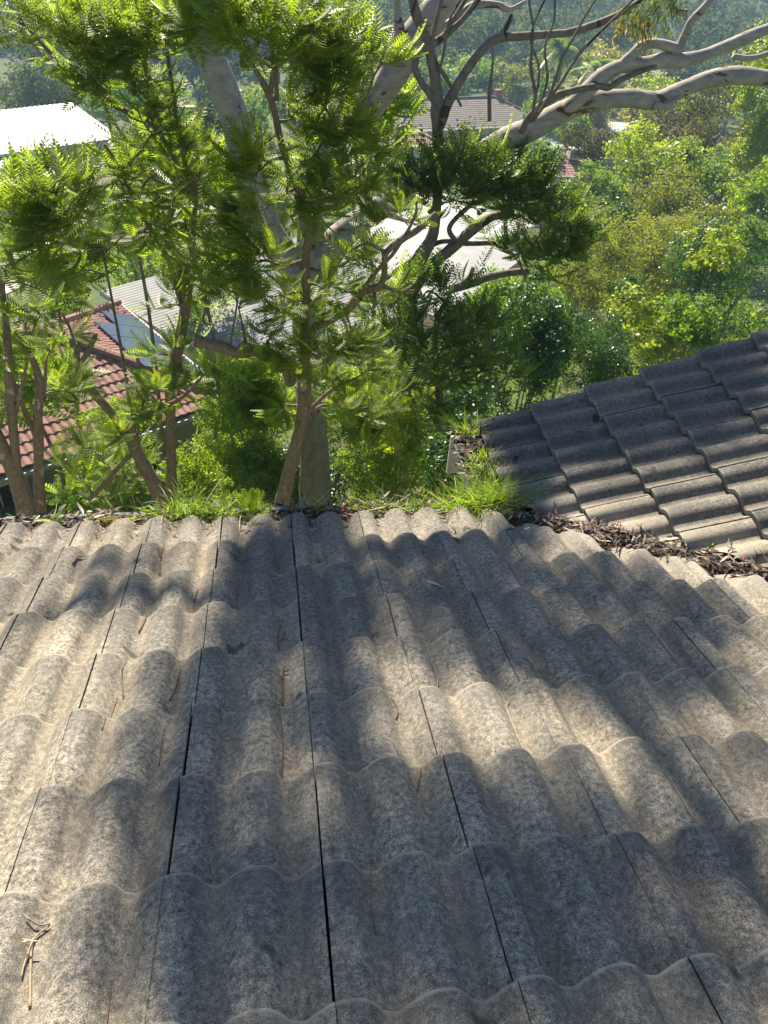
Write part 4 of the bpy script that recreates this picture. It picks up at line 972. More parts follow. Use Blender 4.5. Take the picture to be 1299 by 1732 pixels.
def sheet_house(name, label, corner, e1v, L1, L2, wall_h, mroof, mwall, pitch=.2, fall=.06, along=1, wins=(), over=.35):
    """skillion house: corner = nearest roof corner; e1v unit along; second side is perpendicular and away"""
    e1v = unit((*e1v[:2], 0)); e2v = np.array([-e1v[1], e1v[0], 0.]); t = thing(name, label, 'house', ground_pt(corner))
    c0 = np.array(corner, float); mb = MB()
    p00 = c0; p10 = c0+e1v*L1 ; p01 = c0+e2v*L2+ez*(L2*fall)
    if along: sheet_roof(mb, p00, p10, p01, pitch)
    else: sheet_roof(mb, p00, p01, p10, pitch)
    mb.build('roof', M[mroof], t)
    mb = MB(); g0 = c0+(e1v+e2v)*over; gz_ = min(float(ground(*(g0)[:2])), float(ground(*(g0+e1v*L1)[:2])), float(ground(*(g0+e2v*L2)[:2])))-1
    b0 = np.array([g0[0], g0[1], gz_]); hh = c0[2]-.08-gz_
    q = [b0, b0+e1v*(L1-2*over), b0+e1v*(L1-2*over)+e2v*(L2-2*over), b0+e2v*(L2-2*over)]
    tp = [a+ez*(hh+(np.dot(a-b0, e2v)+over)*fall) for a in q]
    mb.add(q+tp, [(0, 1, 5, 4), (1, 2, 6, 5), (2, 3, 7, 6), (3, 0, 4, 7), (4, 5, 6, 7)]); mb.build('wall', M[mwall], t)
    mb = MB(); mb.box(c0-ez*.16-e2v*.02, e1v*L1, e2v*.02, ez*.14); mb.build('fascia', M['fascia'], t)
    for (side, s_, z_, w_, h_) in wins:
        if side == 0: win(t, g0+e1v*s_+ez*z_-e2v*.0, e1v, ez, w_, h_, -e2v)
        else: win(t, g0+e1v*(L1-2*over)+e2v*s_+ez*z_, e2v, ez, w_, h_, e1v)
    return t
# white corrugated roofs in the middle: ribs run left-right down to the right
TL = at_z(640, 365, -14); BR = at_z(893, 432, -14)
ed = unit((BR-TL)*np.array([1, 1, 0])); pe = np.array([ed[1], -ed[0], 0.]); pe = pe if pe[1] < 0 else -pe
t = sheet_house('white_roofed_house', 'house with white ribbed metal roof behind the dark stemmed tree', BR+pe*9.5-ed*9.4, ed, 9.4, 9.5, 3, 'whitemetal', 'cream', .2, .0, 0, [(0, 2, -1.6, 1.5, 1.1), (1, 3, -1.5, 1.6, 1.0)])
TL2 = at_z(745, 330, -14.2); BR2 = at_z(905, 388, -14.2); ed2 = unit((BR2-TL2)*np.array([1, 1, 0])); pe2 = np.array([ed2[1], -ed2[0], 0.]); pe2 = pe2 if pe2[1] < 0 else -pe2
L2_ = float(np.linalg.norm(BR2-TL2))
sheet_house('white_roofed_house', 'cream walled house with pale ribbed roof behind the white ribbed one', BR2+pe2*5-ed2*L2_, ed2, L2_, 5, 3, 'whitemetal', 'cream', .35, .04, 0, [(0, 2, -1.3, 1.2, .8), (0, 5, -1.3, 1.2, .8)])
# white roof behind the red house
c3 = at_z(350, 610, -12.2); d3 = at_z(180, 500, -12.2); ed3 = unit((c3-d3)*np.array([1, 1, 0])); n3 = np.array([-ed3[1], ed3[0], 0])
sheet_house('white_roofed_house', 'low house with glaring white sheet roof directly behind the solar panels', d3-ed3*.5, ed3, 8.5, 9.5, 3, 'whitemetal', 'white', .2, .01, 1, [(0, 2, -1.6, 1.2, 1.0)])
# white roofed two storey house far left
c4 = at_z(0, 262, -17.5); d4 = at_z(205, 233, -17.5)
ed4 = unit((d4-c4)*np.array([1, 1, 0])); L4 = float(np.linalg.norm(d4-c4))
sheet_house('white_roofed_house', 'large white building with bright pitched sheet roof at the far left', c4-ed4*9, ed4, L4+9, 8, 5, 'whitemetal', 'white', .45, .16, 1, [(0, 7, -1.6, 2.2, 1.0), (0, 11, -1.6, 2.2, 1.0), (0, 15, -1.6, 1.6, 1.0), (0, 3, -1.6, 2.2, 1.0)], over=.35)
c4b = at_z(-60, 330, -18.2); d4b = at_z(110, 292, -18.2)
sheet_house('white_roofed_house', 'lower pale sheet roofed wing in front of the large white building', c4b, d4b-c4b, float(np.linalg.norm(d4b-c4b)), 5.5, 3, 'greymetal', 'white', .4, .08, 1, [(0, 3, -1.5, 1.6, 1.0)])
# brown tiled long house across the valley
def hip_house(name, label, c, e1v, W_, L_, pitch, mroof, mwall, zeave, wins=4, chim=None):
    e1v = unit((*e1v[:2], 0)); e2v = np.array([-e1v[1], e1v[0], 0.]); c = np.array([c[0], c[1], zeave]); a = L_/2; h_ = a*math.tan(pitch)
    t = thing(name, label, 'house', ground_pt(c)); P_ = c+(e1v+e2v)*a+ez*h_; P2_ = P_+e1v*(W_-2*a); C2_ = c+e1v*W_; D_ = c+e2v*L_; D2_ = C2_+e2v*L_
    mb = MB(); kw = dict(gauge=.36, roll=.32, fine=1.5)
    plane_tiles(mb, c, C2_, P_, P2_, **kw); plane_tiles(mb, C2_, D2_, P2_, P2_, **kw); plane_tiles(mb, D2_, D_, P2_, P_, **kw); plane_tiles(mb, D_, c, P_, P_, **kw)
    ro = mb.build('roof', M[mroof], t); mb = MB()
    for p_, q_ in ((c, P_), (D_, P_), (C2_, P2_), (D2_, P2_), (P_, P2_)): caps(mb, p_+ez*.06, q_+ez*.06, .13)
    mb.build('ridge_tiles', M[mroof], ro)
    ins = .6; g0 = c+(e1v+e2v)*ins; gz_ = min(float(ground(*g0[:2])), float(ground(*C2_[:2])))-1
    mb = MB(); mb.box(np.array([g0[0], g0[1], gz_]), e1v*(W_-2*ins), e2v*(L_-2*ins), ez*(zeave-.1-gz_)); mb.build('wall', M[mwall], t)
    mb = MB(); mb.box(c-e2v*.12-ez*.08, e1v*W_, e2v*.12, ez*.12); mb.build('gutter', M['white'], t)
    for i in range(wins): win(t, g0+e1v*(1.0+i*(W_-3.4)/max(1, wins-1))-ez*2.0, e1v, ez, 1.6, 1.2, -e2v)
    if chim is not None:
        mb = MB(); q = P_+e1v*chim+ez*-.6; mb.box(q, e1v*.6, e2v*.6, ez*1.2); mb.box(q-(e1v+e2v)*.06+ez*1.2, e1v*.72, e2v*.72, ez*.1); mb.build('chimney', M['redtile'], ro)
    return t, P_, P2_, e1v, e2v
c5 = at_z(668, 224, -19.0); f5 = at_z(935, 211, -19.0)
bh, P5, P52, u5, v5 = hip_house('tiled_house', 'long brown tiled house across the valley with antennas and a brick chimney', c5, f5-c5, float(np.linalg.norm(f5-c5)), 10, rad(21), 'browntile', 'cream', -19.0, 5, 10)
c6 = at_z(648, 250, -18.6); f6 = at_z(752, 246, -18.6)
hip_house('tiled_house', 'small house with faded pink tiles in front of the brown tiled one', c6, f6-c6, float(np.linalg.norm(f6-c6)), 6, rad(20), 'pinktile', 'white', -18.6, 2)
c7 = at_z(905, 288, -16.5); f7 = at_z(1030, 292, -16.5)
hip_house('tiled_house', 'low red roofed house right of the leaning limb with a white box on the ridge', c7, f7-c7, float(np.linalg.norm(f7-c7)), 5.5, rad(16), 'redtile', 'cream', -16.9, 2)
ac = at_z(985, 266, -15.9); t = thing('air_conditioner', 'white box unit sitting on the low red roof', 'air conditioner', ac); mb = MB(); mb.box(ac-np.array([1.1, 0, .2]), (2.4, 0, 0), (0, .9, 0), (0, 0, .75)); mb.build('casing', M['white'], t)
mb = MB()
for i in range(8): mb.box(ac+np.array([-1.0+i*.28, -.02, -.1]), (.16, 0, 0), (0, .02, 0), (0, 0, .55))
mb.build('grille', M['gutter'], t)
c8 = at_z(1130, 352, -16.6); f8 = at_z(1320, 362, -16.6)
sheet_house('grey_roofed_shed', 'shed with weathered grey corrugated roof among the bushes at right', c8, f8-c8, float(np.linalg.norm(f8-c8)), 5.5, 2.5, 'greymetal', 'cream', .26, .10, 1, [(0, 3, -1.4, 1.2, .8)])
c9 = at_z(1010, 222, -20); sheet_house('grey_roofed_shed', 'small pale ribbed carport roof above the yellow green bushes', at_z(1005, 222, -19.2), (1, -.05, 0), 5.5, 4, 2.5, 'greymetal', 'cream', .4, .05, 1)
sheet_house('grey_roofed_shed', 'flat roofed lean-to with a clothes hoist beside it in the middle distance', at_z(915, 252, -18.2), (1, .1, 0), 4, 4, 2.5, 'whitemetal', 'cream', .4, .05, 1)
# rotary clothes hoist
b0 = ground_pt(at_z(963, 262, -18.5)); top = at_z(963, 238, -17.0); t = thing('clothes_hoist', 'rotary clothes hoist standing in the yard beyond the gum limb', 'clothes hoist', np.array([top[0], top[1], float(ground(top[0], top[1]))]))
mb = MB(); mb.tube([np.array([top[0], top[1], float(ground(top[0], top[1]))]), top], .05, 6); mb.build('pole', M['steel'], t)
for k in range(4):
    a = k*math.pi/2+.5; mb = MB(); mb.tube([top-ez*.5, top+np.array([math.cos(a), math.sin(a), .12])*1.7], .035, 5); mb.build('arm', M['steel'], t)
mb = MB()
for rr_ in (.7, 1.1, 1.6):
    pts = [top+np.array([math.cos(k*math.pi/2+.5), math.sin(k*math.pi/2+.5), .12])*rr_ for k in range(5)]; mb.tube(pts, .012, 4, cap=False)
mb.build('line', M['steel'], t)
# antennas
def antenna(px, py, top_py, label, arms):
    b_ = at_y(px, py, P5[1]-1); tp = at_y(px, top_py, P5[1]-1); t = thing('television_antenna', label, 'antenna', b_); mb = MB(); mb.tube([b_, tp], .035, 5); mb.build('mast', M['steel'], t)
    d_ = unit(np.array([.7, .7, 0])); 
    mb = MB(); mb.tube([tp-d_*1.5, tp+d_*1.5], .03, 4)
    for i in range(arms): q = tp-d_*1.4+d_*2.8*i/(arms-1); s_ = np.array([-d_[1], d_[0], 0])*(.9-.05*i); mb.tube([q-s_, q+s_], .016, 4)
    mb.build('boom', M['steel'], t)
antenna(788, 178, 128, 'tall many armed antenna on the left half of the brown roof', 8)
antenna(892, 172, 142, 'slim antenna on the right end of the brown roof', 5)

# ------------------------------------------------------------------ road, vehicles, guard rail, power lines
def ribbon(name, pts, wd, off, mt):
    C_ = catmull(pts, 8); d = np.gradient(C_, axis=0); s_ = np.stack([-d[:, 1], d[:, 0]], 1); s_ /= np.linalg.norm(s_, axis=1)[:, None]
    V = []; k = 5
    for i in range(len(C_)):
        zc = float(ground(C_[i, 0], C_[i, 1]))+off
        for j in range(k): q = C_[i, :2]+s_[i]*wd*(j/(k-1)-.5); V.append((q[0], q[1], zc))
    Fc = np.array([[i*k+j, i*k+j+1, (i+1)*k+j+1, (i+1)*k+j] for i in range(len(C_)-1) for j in range(k-1)])
    return C_, mesh_obj(name, np.array(V), Fc, mt)
def on_ground(px, py):
    r_ = ray(px, py); ts = np.linspace(5, 500, 3000)/r_[1]; P_ = r_*ts[:, None]; hit = P_[:, 2] < ground(P_[:, 0], P_[:, 1]); return P_[np.argmax(hit)]
rp = [on_ground(*q)[:2] for q in ((1330, 215), (1255, 190), (1190, 165), (1120, 120), (1060, 85), (990, 60))]
rc, ro_ = ribbon('road', rp, 7.5, .35, M['asphalt']); tag(ro_, kind='structure')
rp2 = [on_ground(*q)[:2] for q in ((-60, 520), (30, 480), (90, 462), (150, 440))]
dc, do_ = ribbon('path', rp2, 1.6, .12, M['concrete']); tag(do_, kind='structure')
gr = thing('guard_rail', 'white guard rail along the outer edge of the road across the valley', 'guard rail', (rc[-1][0], rc[-1][1], float(ground(rc[-1][0], rc[-1][1]))+.35))
d = np.gradient(rc, axis=0); s_ = np.stack([-d[:, 1], d[:, 0]], 1); s_ /= np.linalg.norm(s_, axis=1)[:, None]
gp = [np.array([*(rc[i, :2]+s_[i]*3.9), float(ground(rc[i, 0], rc[i, 1]))+.35]) for i in range(len(rc))]
mb = MB()
for z_ in (.5, 1.0): mb.tube([p_+ez*z_ for p_ in gp], .07, 5)
mb.build('rail', M['white'], gr)
for p_ in gp[::2]: mb = MB(); mb.box(p_-np.array([.06, .06, 0]), (.12, 0, 0), (0, .12, 0), (0, 0, 1.05)); mb.build('post', M['white'], gr)
def car(px, py, yaw, paint, label):
    g = on_ground(px, py)+ez*.37; t = thing('parked_car', label, 'car', g, 'cars parked along the far road'); c_, s_ = math.cos(yaw), math.sin(yaw)
    def W(P): P = np.array(P, float); return np.stack([g[0]+P[:, 0]*c_-P[:, 1]*s_, g[1]+P[:, 0]*s_+P[:, 1]*c_, g[2]+P[:, 2]], 1)
    prof = [(-2.1, .3), (-2.15, .75), (-1.9, .98), (-1.35, 1.02), (-.75, 1.42), (.55, 1.45), (1.15, 1.05), (1.95, .9), (2.15, .7), (2.15, .3)]; k = len(prof)
    V = [(x, -.86+(.12 if z > 1.1 else 0), z) for x, z in prof]+[(x, .86-(.12 if z > 1.1 else 0), z) for x, z in prof]
    mb = MB(); mb.add(W(V), [tuple(range(k))[::-1], tuple(range(k, 2*k))]+[(i, (i+1) % k, k+(i+1) % k, k+i) for i in range(k)]); mb.build('body', paint, t)
    mb = MB()
    for y_ in (-.80, .80): mb.add(W([(-1.2, y_, 1.05), (-.68, y_*.95, 1.36), (.5, y_*.95, 1.38), (1.0, y_, 1.07)]), [(0, 1, 2, 3)])
    mb.add(W([(1.14, -.7, 1.09), (1.14, .7, 1.09), (.6, .66, 1.44), (.6, -.66, 1.44)]), [(0, 1, 2, 3)]); mb.add(W([(-1.38, -.7, 1.05), (-1.38, .7, 1.05), (-.82, .66, 1.42), (-.82, -.66, 1.42)]), [(3, 2, 1, 0)])
    mb.build('windows', M['glass'], t)
    for x in (-1.35, 1.35):
        for y_ in (-.8, .8): mb = MB(); q = W([(x, y_-.1, .32), (x, y_+.1, .32)]); mb.tube(q, .32, 12); mb.build('wheel', M['dark'], t)
    return t
M['paint_white'] = simple('white_car_paint', (.75, .76, .78), .2, .03, 1); M['paint_blue'] = simple('silver_blue_car_paint', (.30, .38, .48), .2, .05, 1, metal=.4)
yw = math.atan2(rc[10][1]-rc[6][1], rc[10][0]-rc[6][0])
car(1240, 178, yw, M['paint_white'], 'white car parked on the far road at right'); car(1262, 200, yw, M['paint_blue'], 'silver blue car nearer than the white one on the far road')
def wire(p, q, sag, label):
    t_ = np.linspace(0, 1, 25)[:, None]; pts = p+(q-p)*t_-ez*(sag*4*t_*(1-t_)); mb = MB(); mb.tube(pts, .018, 5); o = mb.build('power_line', M['dark'], smooth=True); tag(o, label, 'power line'); return o
wire(at_y(560, 190, 34), at_y(1450, 300, 34), .9, 'dark overhead cable crossing in front of the yellow green trees')
wire(at_y(700, 268, 37), at_y(1450, 345, 37), .6, 'lower thinner cable running toward the grey corrugated shed')
wire(at_y(840, 152, 86), at_y(1100, 95, 100), .8, 'faint cable rising from the brown tiled roof toward the far road')
for (px, py, Yp, lb) in ((1450, 300, 34, 'timber power pole just outside the right side carrying the dark cable'),):
    tp = at_y(px, py, Yp); g = ground_pt(tp); t = thing('power_pole', lb, 'power pole', g); mb = MB(); mb.tube([g, tp+ez*.5], [.16, .11], 10); mb.build('pole', M['gumdark'], t)
    mb = MB(); mb.box(tp-np.array([1.1, .06, .1]), (2.2, 0, 0), (0, .12, 0), (0, 0, .12)); mb.build('crossarm', M['gumdark'], t)

# ------------------------------------------------------------------ bushes and trees
def leaves_on(c, rad3, n, size, r, nl=9, shell=.35, droop=0, asp=.5):
    """leaf quads through several uneven lobes of an ellipsoid"""
    nl = int(nl*1.5); lob = runit(nl, r)*r.uniform(.2, .95, nl)[:, None]; lr = r.uniform(.16, .5, nl)
    nc = max(6, n//20); k = r.choice(nl, nc, p=lr**2/np.sum(lr**2)); u_ = runit(nc, r)
    rr_ = lr[k]*(1-shell*r.random(nc)**1.5)*(1+.18*np.sin(u_[:, 0]*7+k)*np.cos(u_[:, 1]*9+k))
    j = r.integers(0, nc, n); u_ = u_[j]; p = ((lob[k]+runit(nc, r)*0+u_[:nc]*0)[j]+u_*rr_[j][:, None])*rad3+c
    p = p+r.normal(0, 1, (n, 3))*(.045*float(np.mean(rad3))+size*.35)*np.array([1, 1, .7])
    nv = unit_rows(u_+r.normal(0, .55, (n, 3))+np.array([0, 0, .35])); t = np.cross(nv, runit(n, r)); t = unit_rows(t)
    if droop: t = unit_rows(t-np.array([0, 0, droop])); nv = unit_rows(np.cross(t, np.cross(nv, t)))
    b_ = np.cross(nv, t); s_ = size*r.uniform(.6, 1.3, n)[:, None]
    V = np.stack([p-t*s_*.5, p-b_*s_*asp*.5+nv*s_*.08, p+t*s_*.5, p+b_*s_*asp*.5+nv*s_*.08], 1).reshape(-1, 3)
    return V, np.arange(4*n).reshape(-1, 4), lob*rad3+c
def unit_rows(a): return a/(np.linalg.norm(a, axis=1)[:, None]+1e-9)
NOSK = {}
def bush(name, label, cat, px, py, Y, rx, ry, n, size, leaf, seed, bark='jbark', nl=10, asp=.5, droop=0, depth=1.0, stems=5, shell=.35, group=None, srad=None):
    c = at_y(px, py, Y); dpt = proj(c)[2]; a = rx/F*dpt; b_ = ry/F*dpt; r = np.random.default_rng(seed)
    g = ground_pt(c); t = thing(name, label, cat, g, group)
    V, Fc, lob = leaves_on(c, np.array([a*1.12, a*depth*1.1, b_*1.15]), int(n*1.5), size*1.1, r, nl, shell, droop, asp)
    gap = (c[2]-b_*.8)-g[2]
    if gap > .2*b_ and 'skirt' not in NOSK.get(label, ''):
        cm = c*.45+np.array([c[0], c[1], g[2]])*.55
        v2, f2, _l = leaves_on(cm, np.array([a*.8, a*.8*depth, (c[2]-g[2])*.62]), int(n*.55), size*1.1, r, nl, .5, droop, asp); V, Fc = merge([(V, Fc), (v2, f2)])
    mb = MB(); sr = srad or max(.02, .035*a)
    fork = g*.45+np.array([c[0], c[1], c[2]-b_*.4])*.55
    if fork[2] < g[2]+.2: fork = g+ez*.3
    mb.tube(catmull([g-ez*.2, (g+fork)/2+r.normal(0, .05, 3)*a, fork], 4), np.linspace(sr*1.4, sr, 9), 7)
    for q in lob[:stems]:
        mp = (fork+q)/2+r.normal(0, .08*a, 3); cc = catmull([fork, mp, q], 5); mb.tube(cc, np.linspace(sr*.7, sr*.2, len(cc)), 5)
    mb.build('trunk', M[bark], t, smooth=True); mesh_obj('crown', V, Fc, M[leaf], t, smooth=False); return t
BL = [
 ('yellow_green_tree','bright yellow green feathery tree in the middle distance at right',1085,290,44,85,62,6000,.20,'bright',{}),
 ('loose_tree','loose olive yellow tree with thin brown stems below the bright one',1060,420,27,120,80,9000,.10,'olive',{'nl':14}),
 ('loose_tree','pale olive shrubby tree left of the hedge top with bare brown stems',975,490,20,75,65,4500,.075,'olive',{'nl':12,'stems':12}),
 ('loose_tree','small olive tree just left under the grey corrugated shed',1130,350,34,75,50,5500,.12,'olive',{'nl':12}),
 ('bronze_tree','dark bronze green rounded tree behind the bright yellow one',1150,235,56,95,65,8500,.24,'brownleaf',{}),
 ('bronze_tree','dark bronze green tree at right of the other bronze tree',1240,255,50,70,60,6000,.22,'brownleaf',{}),
 ('green_tree','tall bright green tree on the right edge',1285,220,40,55,110,7000,.17,'bright',{'nl':12}),
 ('green_tree','mid green tree standing right of the bronze trees',1220,330-20,42,60,40,4000,.16,'mid',{}),
 ('yellow_green_tree','bright feathery tree under the far road',1075+60,178,72,62,40,4500,.30,'bright',{}),
 ('green_tree','dark green narrow tree right of the bright one under the far road',1180,205,70,30,38,2500,.28,'mid',{}),
 ('dark_shrub','large dark green shrub at right above the wing roof',1205,460,20,90,85,9500,.075,'glossy',{'nl':14}),
 ('light_shrub','light green broad leaved shrub on top of the dark one',1215,425,18.5,55,26,1500,.10,'bright',{}),
 ('round_leaved_shrub','yellow green round leaved shrub above the wing roof ridge line',1105,560,15,72,55,3800,.075,'bright',{'asp':.85,'nl':10}),
 ('round_leaved_shrub','lower yellow green bush touching the barge edge of the wing',1170,540,14,55,45,2600,.07,'mid',{'asp':.8}),
 ('hedge_shrub','glossy dark green rounded bush left of the barge end',900,580,11.5,85,85,11000,.052,'glossy',{'nl':14,'asp':.6}),
 ('hedge_shrub','dark fine leaved bush beside the wing barge',1000,600,12.0,75,60,9000,.045,'glossy',{'nl':12}),
 ('hedge_shrub','sunlit glossy green bush under the white ribbed roof',840,520,14,80,42,6000,.07,'mid',{'nl':12}),
 ('hedge_shrub','sunlit green bush between the hedge and the olive tree',930,520,15,50,40,3500,.07,'mid',{}),
 ('glossy_shrub','shrub with shiny pale reflecting leaves right behind the gutter grass',770,780,6.6,62,48,2300,.05,'glossy',{'asp':.5}),
 ('leafy_shrub','lime green shrub behind the gutter grass at centre right',700,740,8.5,60,55,2600,.055,'bright',{}),
 ('leafy_shrub','dark leafy shrub low between the two central trunks',425,805,9.5,50,45,4500,.05,'mid',{}),
 ('leafy_shrub','dim leafy shrub low right of the big trunk',635,800,12,60,55,5000,.06,'mid',{}),
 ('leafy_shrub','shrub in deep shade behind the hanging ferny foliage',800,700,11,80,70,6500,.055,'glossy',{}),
 ('leafy_shrub','bright low shrub left of the gutter fern',330,790,8.2,60,40,2600,.045,'jaclite',{}),
 ('leafy_shrub','green shrub against the red tiled house wall',140,840,9.0,55,30,2000,.045,'mid',{}),
 ('garden_shrub','round shrub in front of the brown tiled house at its left end',665,285,66,40,26,2500,.24,'mid',{}),
 ('garden_shrub','dark shrub by the clothes hoist',910,262,66,34,25,2600,.22,'mid',{}),
 ('garden_shrub','brownish shrub between the hoist and the bronze tree',1000,262-25,62,38,34,2600,.22,'brownleaf',{}),
 ('garden_shrub','shrub to the left of the low red roof',1010,318,40,50,35,3500,.14,'mid',{}),
 ('garden_shrub','olive shrub spreading under the dark cable at right',1190,395,28,80,35,4500,.11,'olive',{}),
 ('garden_shrub','green shrub on the right edge below the shed',1280,400,25,45,45,3200,.10,'mid',{}),
 ('pale_tree','pale golden upright tree below the far road',1000,160,92,50,55,5500,.34,'pale',{'nl':12}),
 ('pale_tree','second pale golden tree under the upper gum limb',1085,130,98,24,75,3000,.36,'pale',{}),
 ('green_tree','round green tree right behind the brown tiled house',770,130,118,60,32,4000,.42,'mid',{}),
 ('green_tree','bushy tree behind the left end of the brown tiled house',690,150,112,45,26,3000,.4,'forest',{}),
 ('green_tree','bright bushy tree behind the chimney of the brown tiled house',880,140,112,44,32,3000,.4,'olive',{}),
 ('green_tree','green tree between the palms and the brown roof',935,180,84,40,42,3000,.3,'mid',{}),
 ('green_tree','low tree under the crossing gum limbs',980,215,74,45,30,3000,.26,'mid',{}),
 ('green_tree','dark tree left behind the white far left building',60,140,95,90,50,5000,.36,'forest',{}),
 ('green_tree','grey green tree right behind the white far left building',230,165,92,80,55,5000,.36,'mid',{}),
 ('green_tree','green tree above the lawn at left',110,430,32,60,45,3500,.15,'jaclite',{}),
 ('green_tree','green tree behind the fork of the big gum',450,330,50,85,60,5000,.22,'mid',{}),
 ('green_tree','shaded tree behind the leaning gum limb',400,200,78,75,60,4500,.3,'mid',{}),
 ('green_tree','lime green tree behind the upper fork of the gum',580,270,60,60,50,4000,.24,'jaclite',{}),
 ('green_tree','green tree between the far left building and the gum',300,330,45,80,60,4500,.2,'jaclite',{}),
 ('green_tree','big bushy tree at the left edge behind the white building',-20,250,110,60,60,3000,.4,'forest',{}),
 ('green_tree','shrubby tree at the far right edge under the road',1300,170,85,55,30,2500,.3,'mid',{}),


 ('dark_shrub','dark green shrub in the gap between the olive trees and the bright one',1040,372,30,45,26,3200,.12,'glossy',{}),
 ('dark_shrub','dark bushy shrub low between the olive trees above the hedge',1060,505,19,40,30,3000,.08,'glossy',{}),
 ('bronze_tree','small bronze leaved tree left of the grey corrugated shed',1105,325,38,34,24,2400,.15,'brownleaf',{}),
 ('green_tree','small mid green tree in front of the pale olive shrubby tree',915,470,22,36,36,2800,.09,'mid',{}),

 ('leafy_shrub','bright yellow green shrub filling the gap left of the wing gutter corner',735,700,12,60,45,4200,.065,'bright',{}),
 ('leafy_shrub','sunlit lime shrub beyond the gutter between the upright and the slender jacaranda',390,770,11,60,40,4200,.055,'bright',{}),
 ('leafy_shrub','sunlit yellow green shrub right of the multi stemmed trunks',190,720,12.5,60,40,3800,.06,'jaclite',{}),
 ('leafy_shrub','shaded shrub between the forked tree and the upright jacaranda foot',230,860,10,60,50,4200,.05,'mid',{}),
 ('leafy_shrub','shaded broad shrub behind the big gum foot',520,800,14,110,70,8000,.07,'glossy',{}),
 ('leafy_shrub','sunny lime shrub under the solar panel corner',400,730,14,80,45,5200,.07,'jaclite',{}),
 ('leafy_shrub','sunny green shrub between the gum and the dark stemmed tree',640,660,16,90,60,7500,.075,'jaclite',{}),
 ('leafy_shrub','green shrub below the ferny tree at centre right',760,620,16,80,60,6500,.075,'mid',{}),
 ('leafy_shrub','lime shrub directly beyond the gutter grass at centre',650,790,9,55,45,3600,.05,'jaclite',{}),
 ('loose_tree','yellowish loose tree between the olive ones under the dark cable',1130,450,23,80,60,6500,.09,'olive',{'nl':13}),
 ('green_tree','dense lime tree at the right edge above the dark shrub',1290,330,30,40,50,3800,.12,'jaclite',{}),
 ('green_tree','lime backlit tree over the lawn beyond the red roof',60,440,24,100,50,6000,.12,'jaclite',{}),
 ('green_tree','backlit lime tree above the glaring roof behind the solar panels',330,440,26,90,55,6000,.12,'jaclite',{}),
 ('green_tree','backlit tree between the white building and the upright jacaranda',200,320,40,90,55,5200,.18,'jaclite',{}),
]
for i, (nm, lb, px, py, Y, rx, ry, n, sz, lf, kw) in enumerate(BL):
    ct = 'shrub' if 'shrub' in nm else 'tree'
    bush(nm, lb, ct, px, py, Y, rx, ry, n, sz, lf, 200+i, **kw)
# palms
def palm(px, py, Y, rr_, label, seed):
    r = np.random.default_rng(seed); c = at_y(px, py, Y); g = ground_pt(c); t = thing('palm_tree', label, 'palm tree', g)
    mb = MB(); cc = catmull([g, (g+c)/2+np.array([.2, 0, 0]), c], 6); mb.tube(cc, np.linspace(.28, .18, len(cc)), 8); mb.build('trunk', M['gumdark'], t, smooth=True)
    dpt = proj(c)[2]; L_ = rr_/F*dpt; V, Fc, k = [], [], 0
    for i in range(34):
        a = r.uniform(0, 2*math.pi); el = r.uniform(-.7, 1.2); d = np.array([math.cos(a)*math.cos(el), math.sin(a)*math.cos(el), math.sin(el)]); sd = np.array([-math.sin(a), math.cos(a), 0]); ln = L_*r.uniform(.8, 1.1)
        for j in range(22):
            s0 = .12+.88*j/21; q = c+d*ln*s0-ez*(ln*.75*s0*s0)
            for s_ in (-1, 1):
                lf = ln*.30*math.sin(math.pi*min(.97, .2+.75*s0)); tip = q+sd*s_*lf+d*lf*.5-ez*lf*.55
                V += [q, q+(tip-q)*.5+d*.06, tip, q+(tip-q)*.5-d*.06]; Fc.append((k, k+1, k+2, k+3)); k += 4
    mesh_obj('crown', np.array(V), np.array(Fc), M['palm'], t, smooth=False)
palm(1008, 112, 84, 62, 'feathery palm whose crown shows between the upper gum branches', 1)
palm(952, 78, 88, 42, 'taller thinner palm left of the feathery one', 2)
palm(410, 610, 15, 45, 'small palm with arching fronds behind the sawn off branch', 3)
# trees scattered through the valley: copies of a few kinds
r = np.random.default_rng(91)
kinds = []
def valley_proto(leaf, seed, w_, h_, n, size):
    rr_ = np.random.default_rng(seed); t = thing('valley_tree', 'x', 'tree', (0, 0, 0), 'trees scattered through the valley')
    V, Fc, lob = leaves_on(np.array([0, 0, h_*.62]), np.array([w_, w_, h_*.40]), n, size, rr_, 12, .4)
    mb = MB(); mb.tube(catmull([(0, 0, -.5), (.1, .1, h_*.3), (0, 0, h_*.5)], 4), np.linspace(.22, .12, 9), 7)
    for q in lob[:7]: mb.tube(catmull([(0, 0, h_*.35), np.array([q[0]*.6, q[1]*.6, h_*.5]), q], 4), np.linspace(.1, .03, 9), 5)
    mb.build('trunk', M['gum'], t, smooth=True); mesh_obj('crown', V, Fc, M[leaf], t, smooth=False); return t
KD = [('mid', 301, 2.6, 6.5, 3200, .30), ('forest', 302, 3.4, 9, 4200, .36), ('olive', 303, 2.4, 5.5, 2800, .26), ('forest', 304, 3.0, 11, 3800, .36), ('jaclite', 305, 2.2, 5, 2500, .26)]
spots = [(-25,60),(-30,85),(-12,95),(0,100),(8,120),(-5,60),(-8,48),(2,70),(6,85),(-40,110),(-22,120),(20,110),(28,120),(40,115),(48,110),(34,100),(50,125),(-15,38),(-12,30),(15,30),(18,28),(20,36),(22,48),(26,42),(30,50),(34,62),(38,72),(46,80),(52,90),(58,98),(40,54),(16,56),(-50,95),(-60,120),(70,120),(80,110),(24,80),(-20,45),(-26,40),(17,22),(45,64),(52,70),(60,84)]
desc = ['mid green bushy', 'tall dark', 'olive toned low', 'tall slender dark', 'lime green low']
protos_ = {}
used = 0
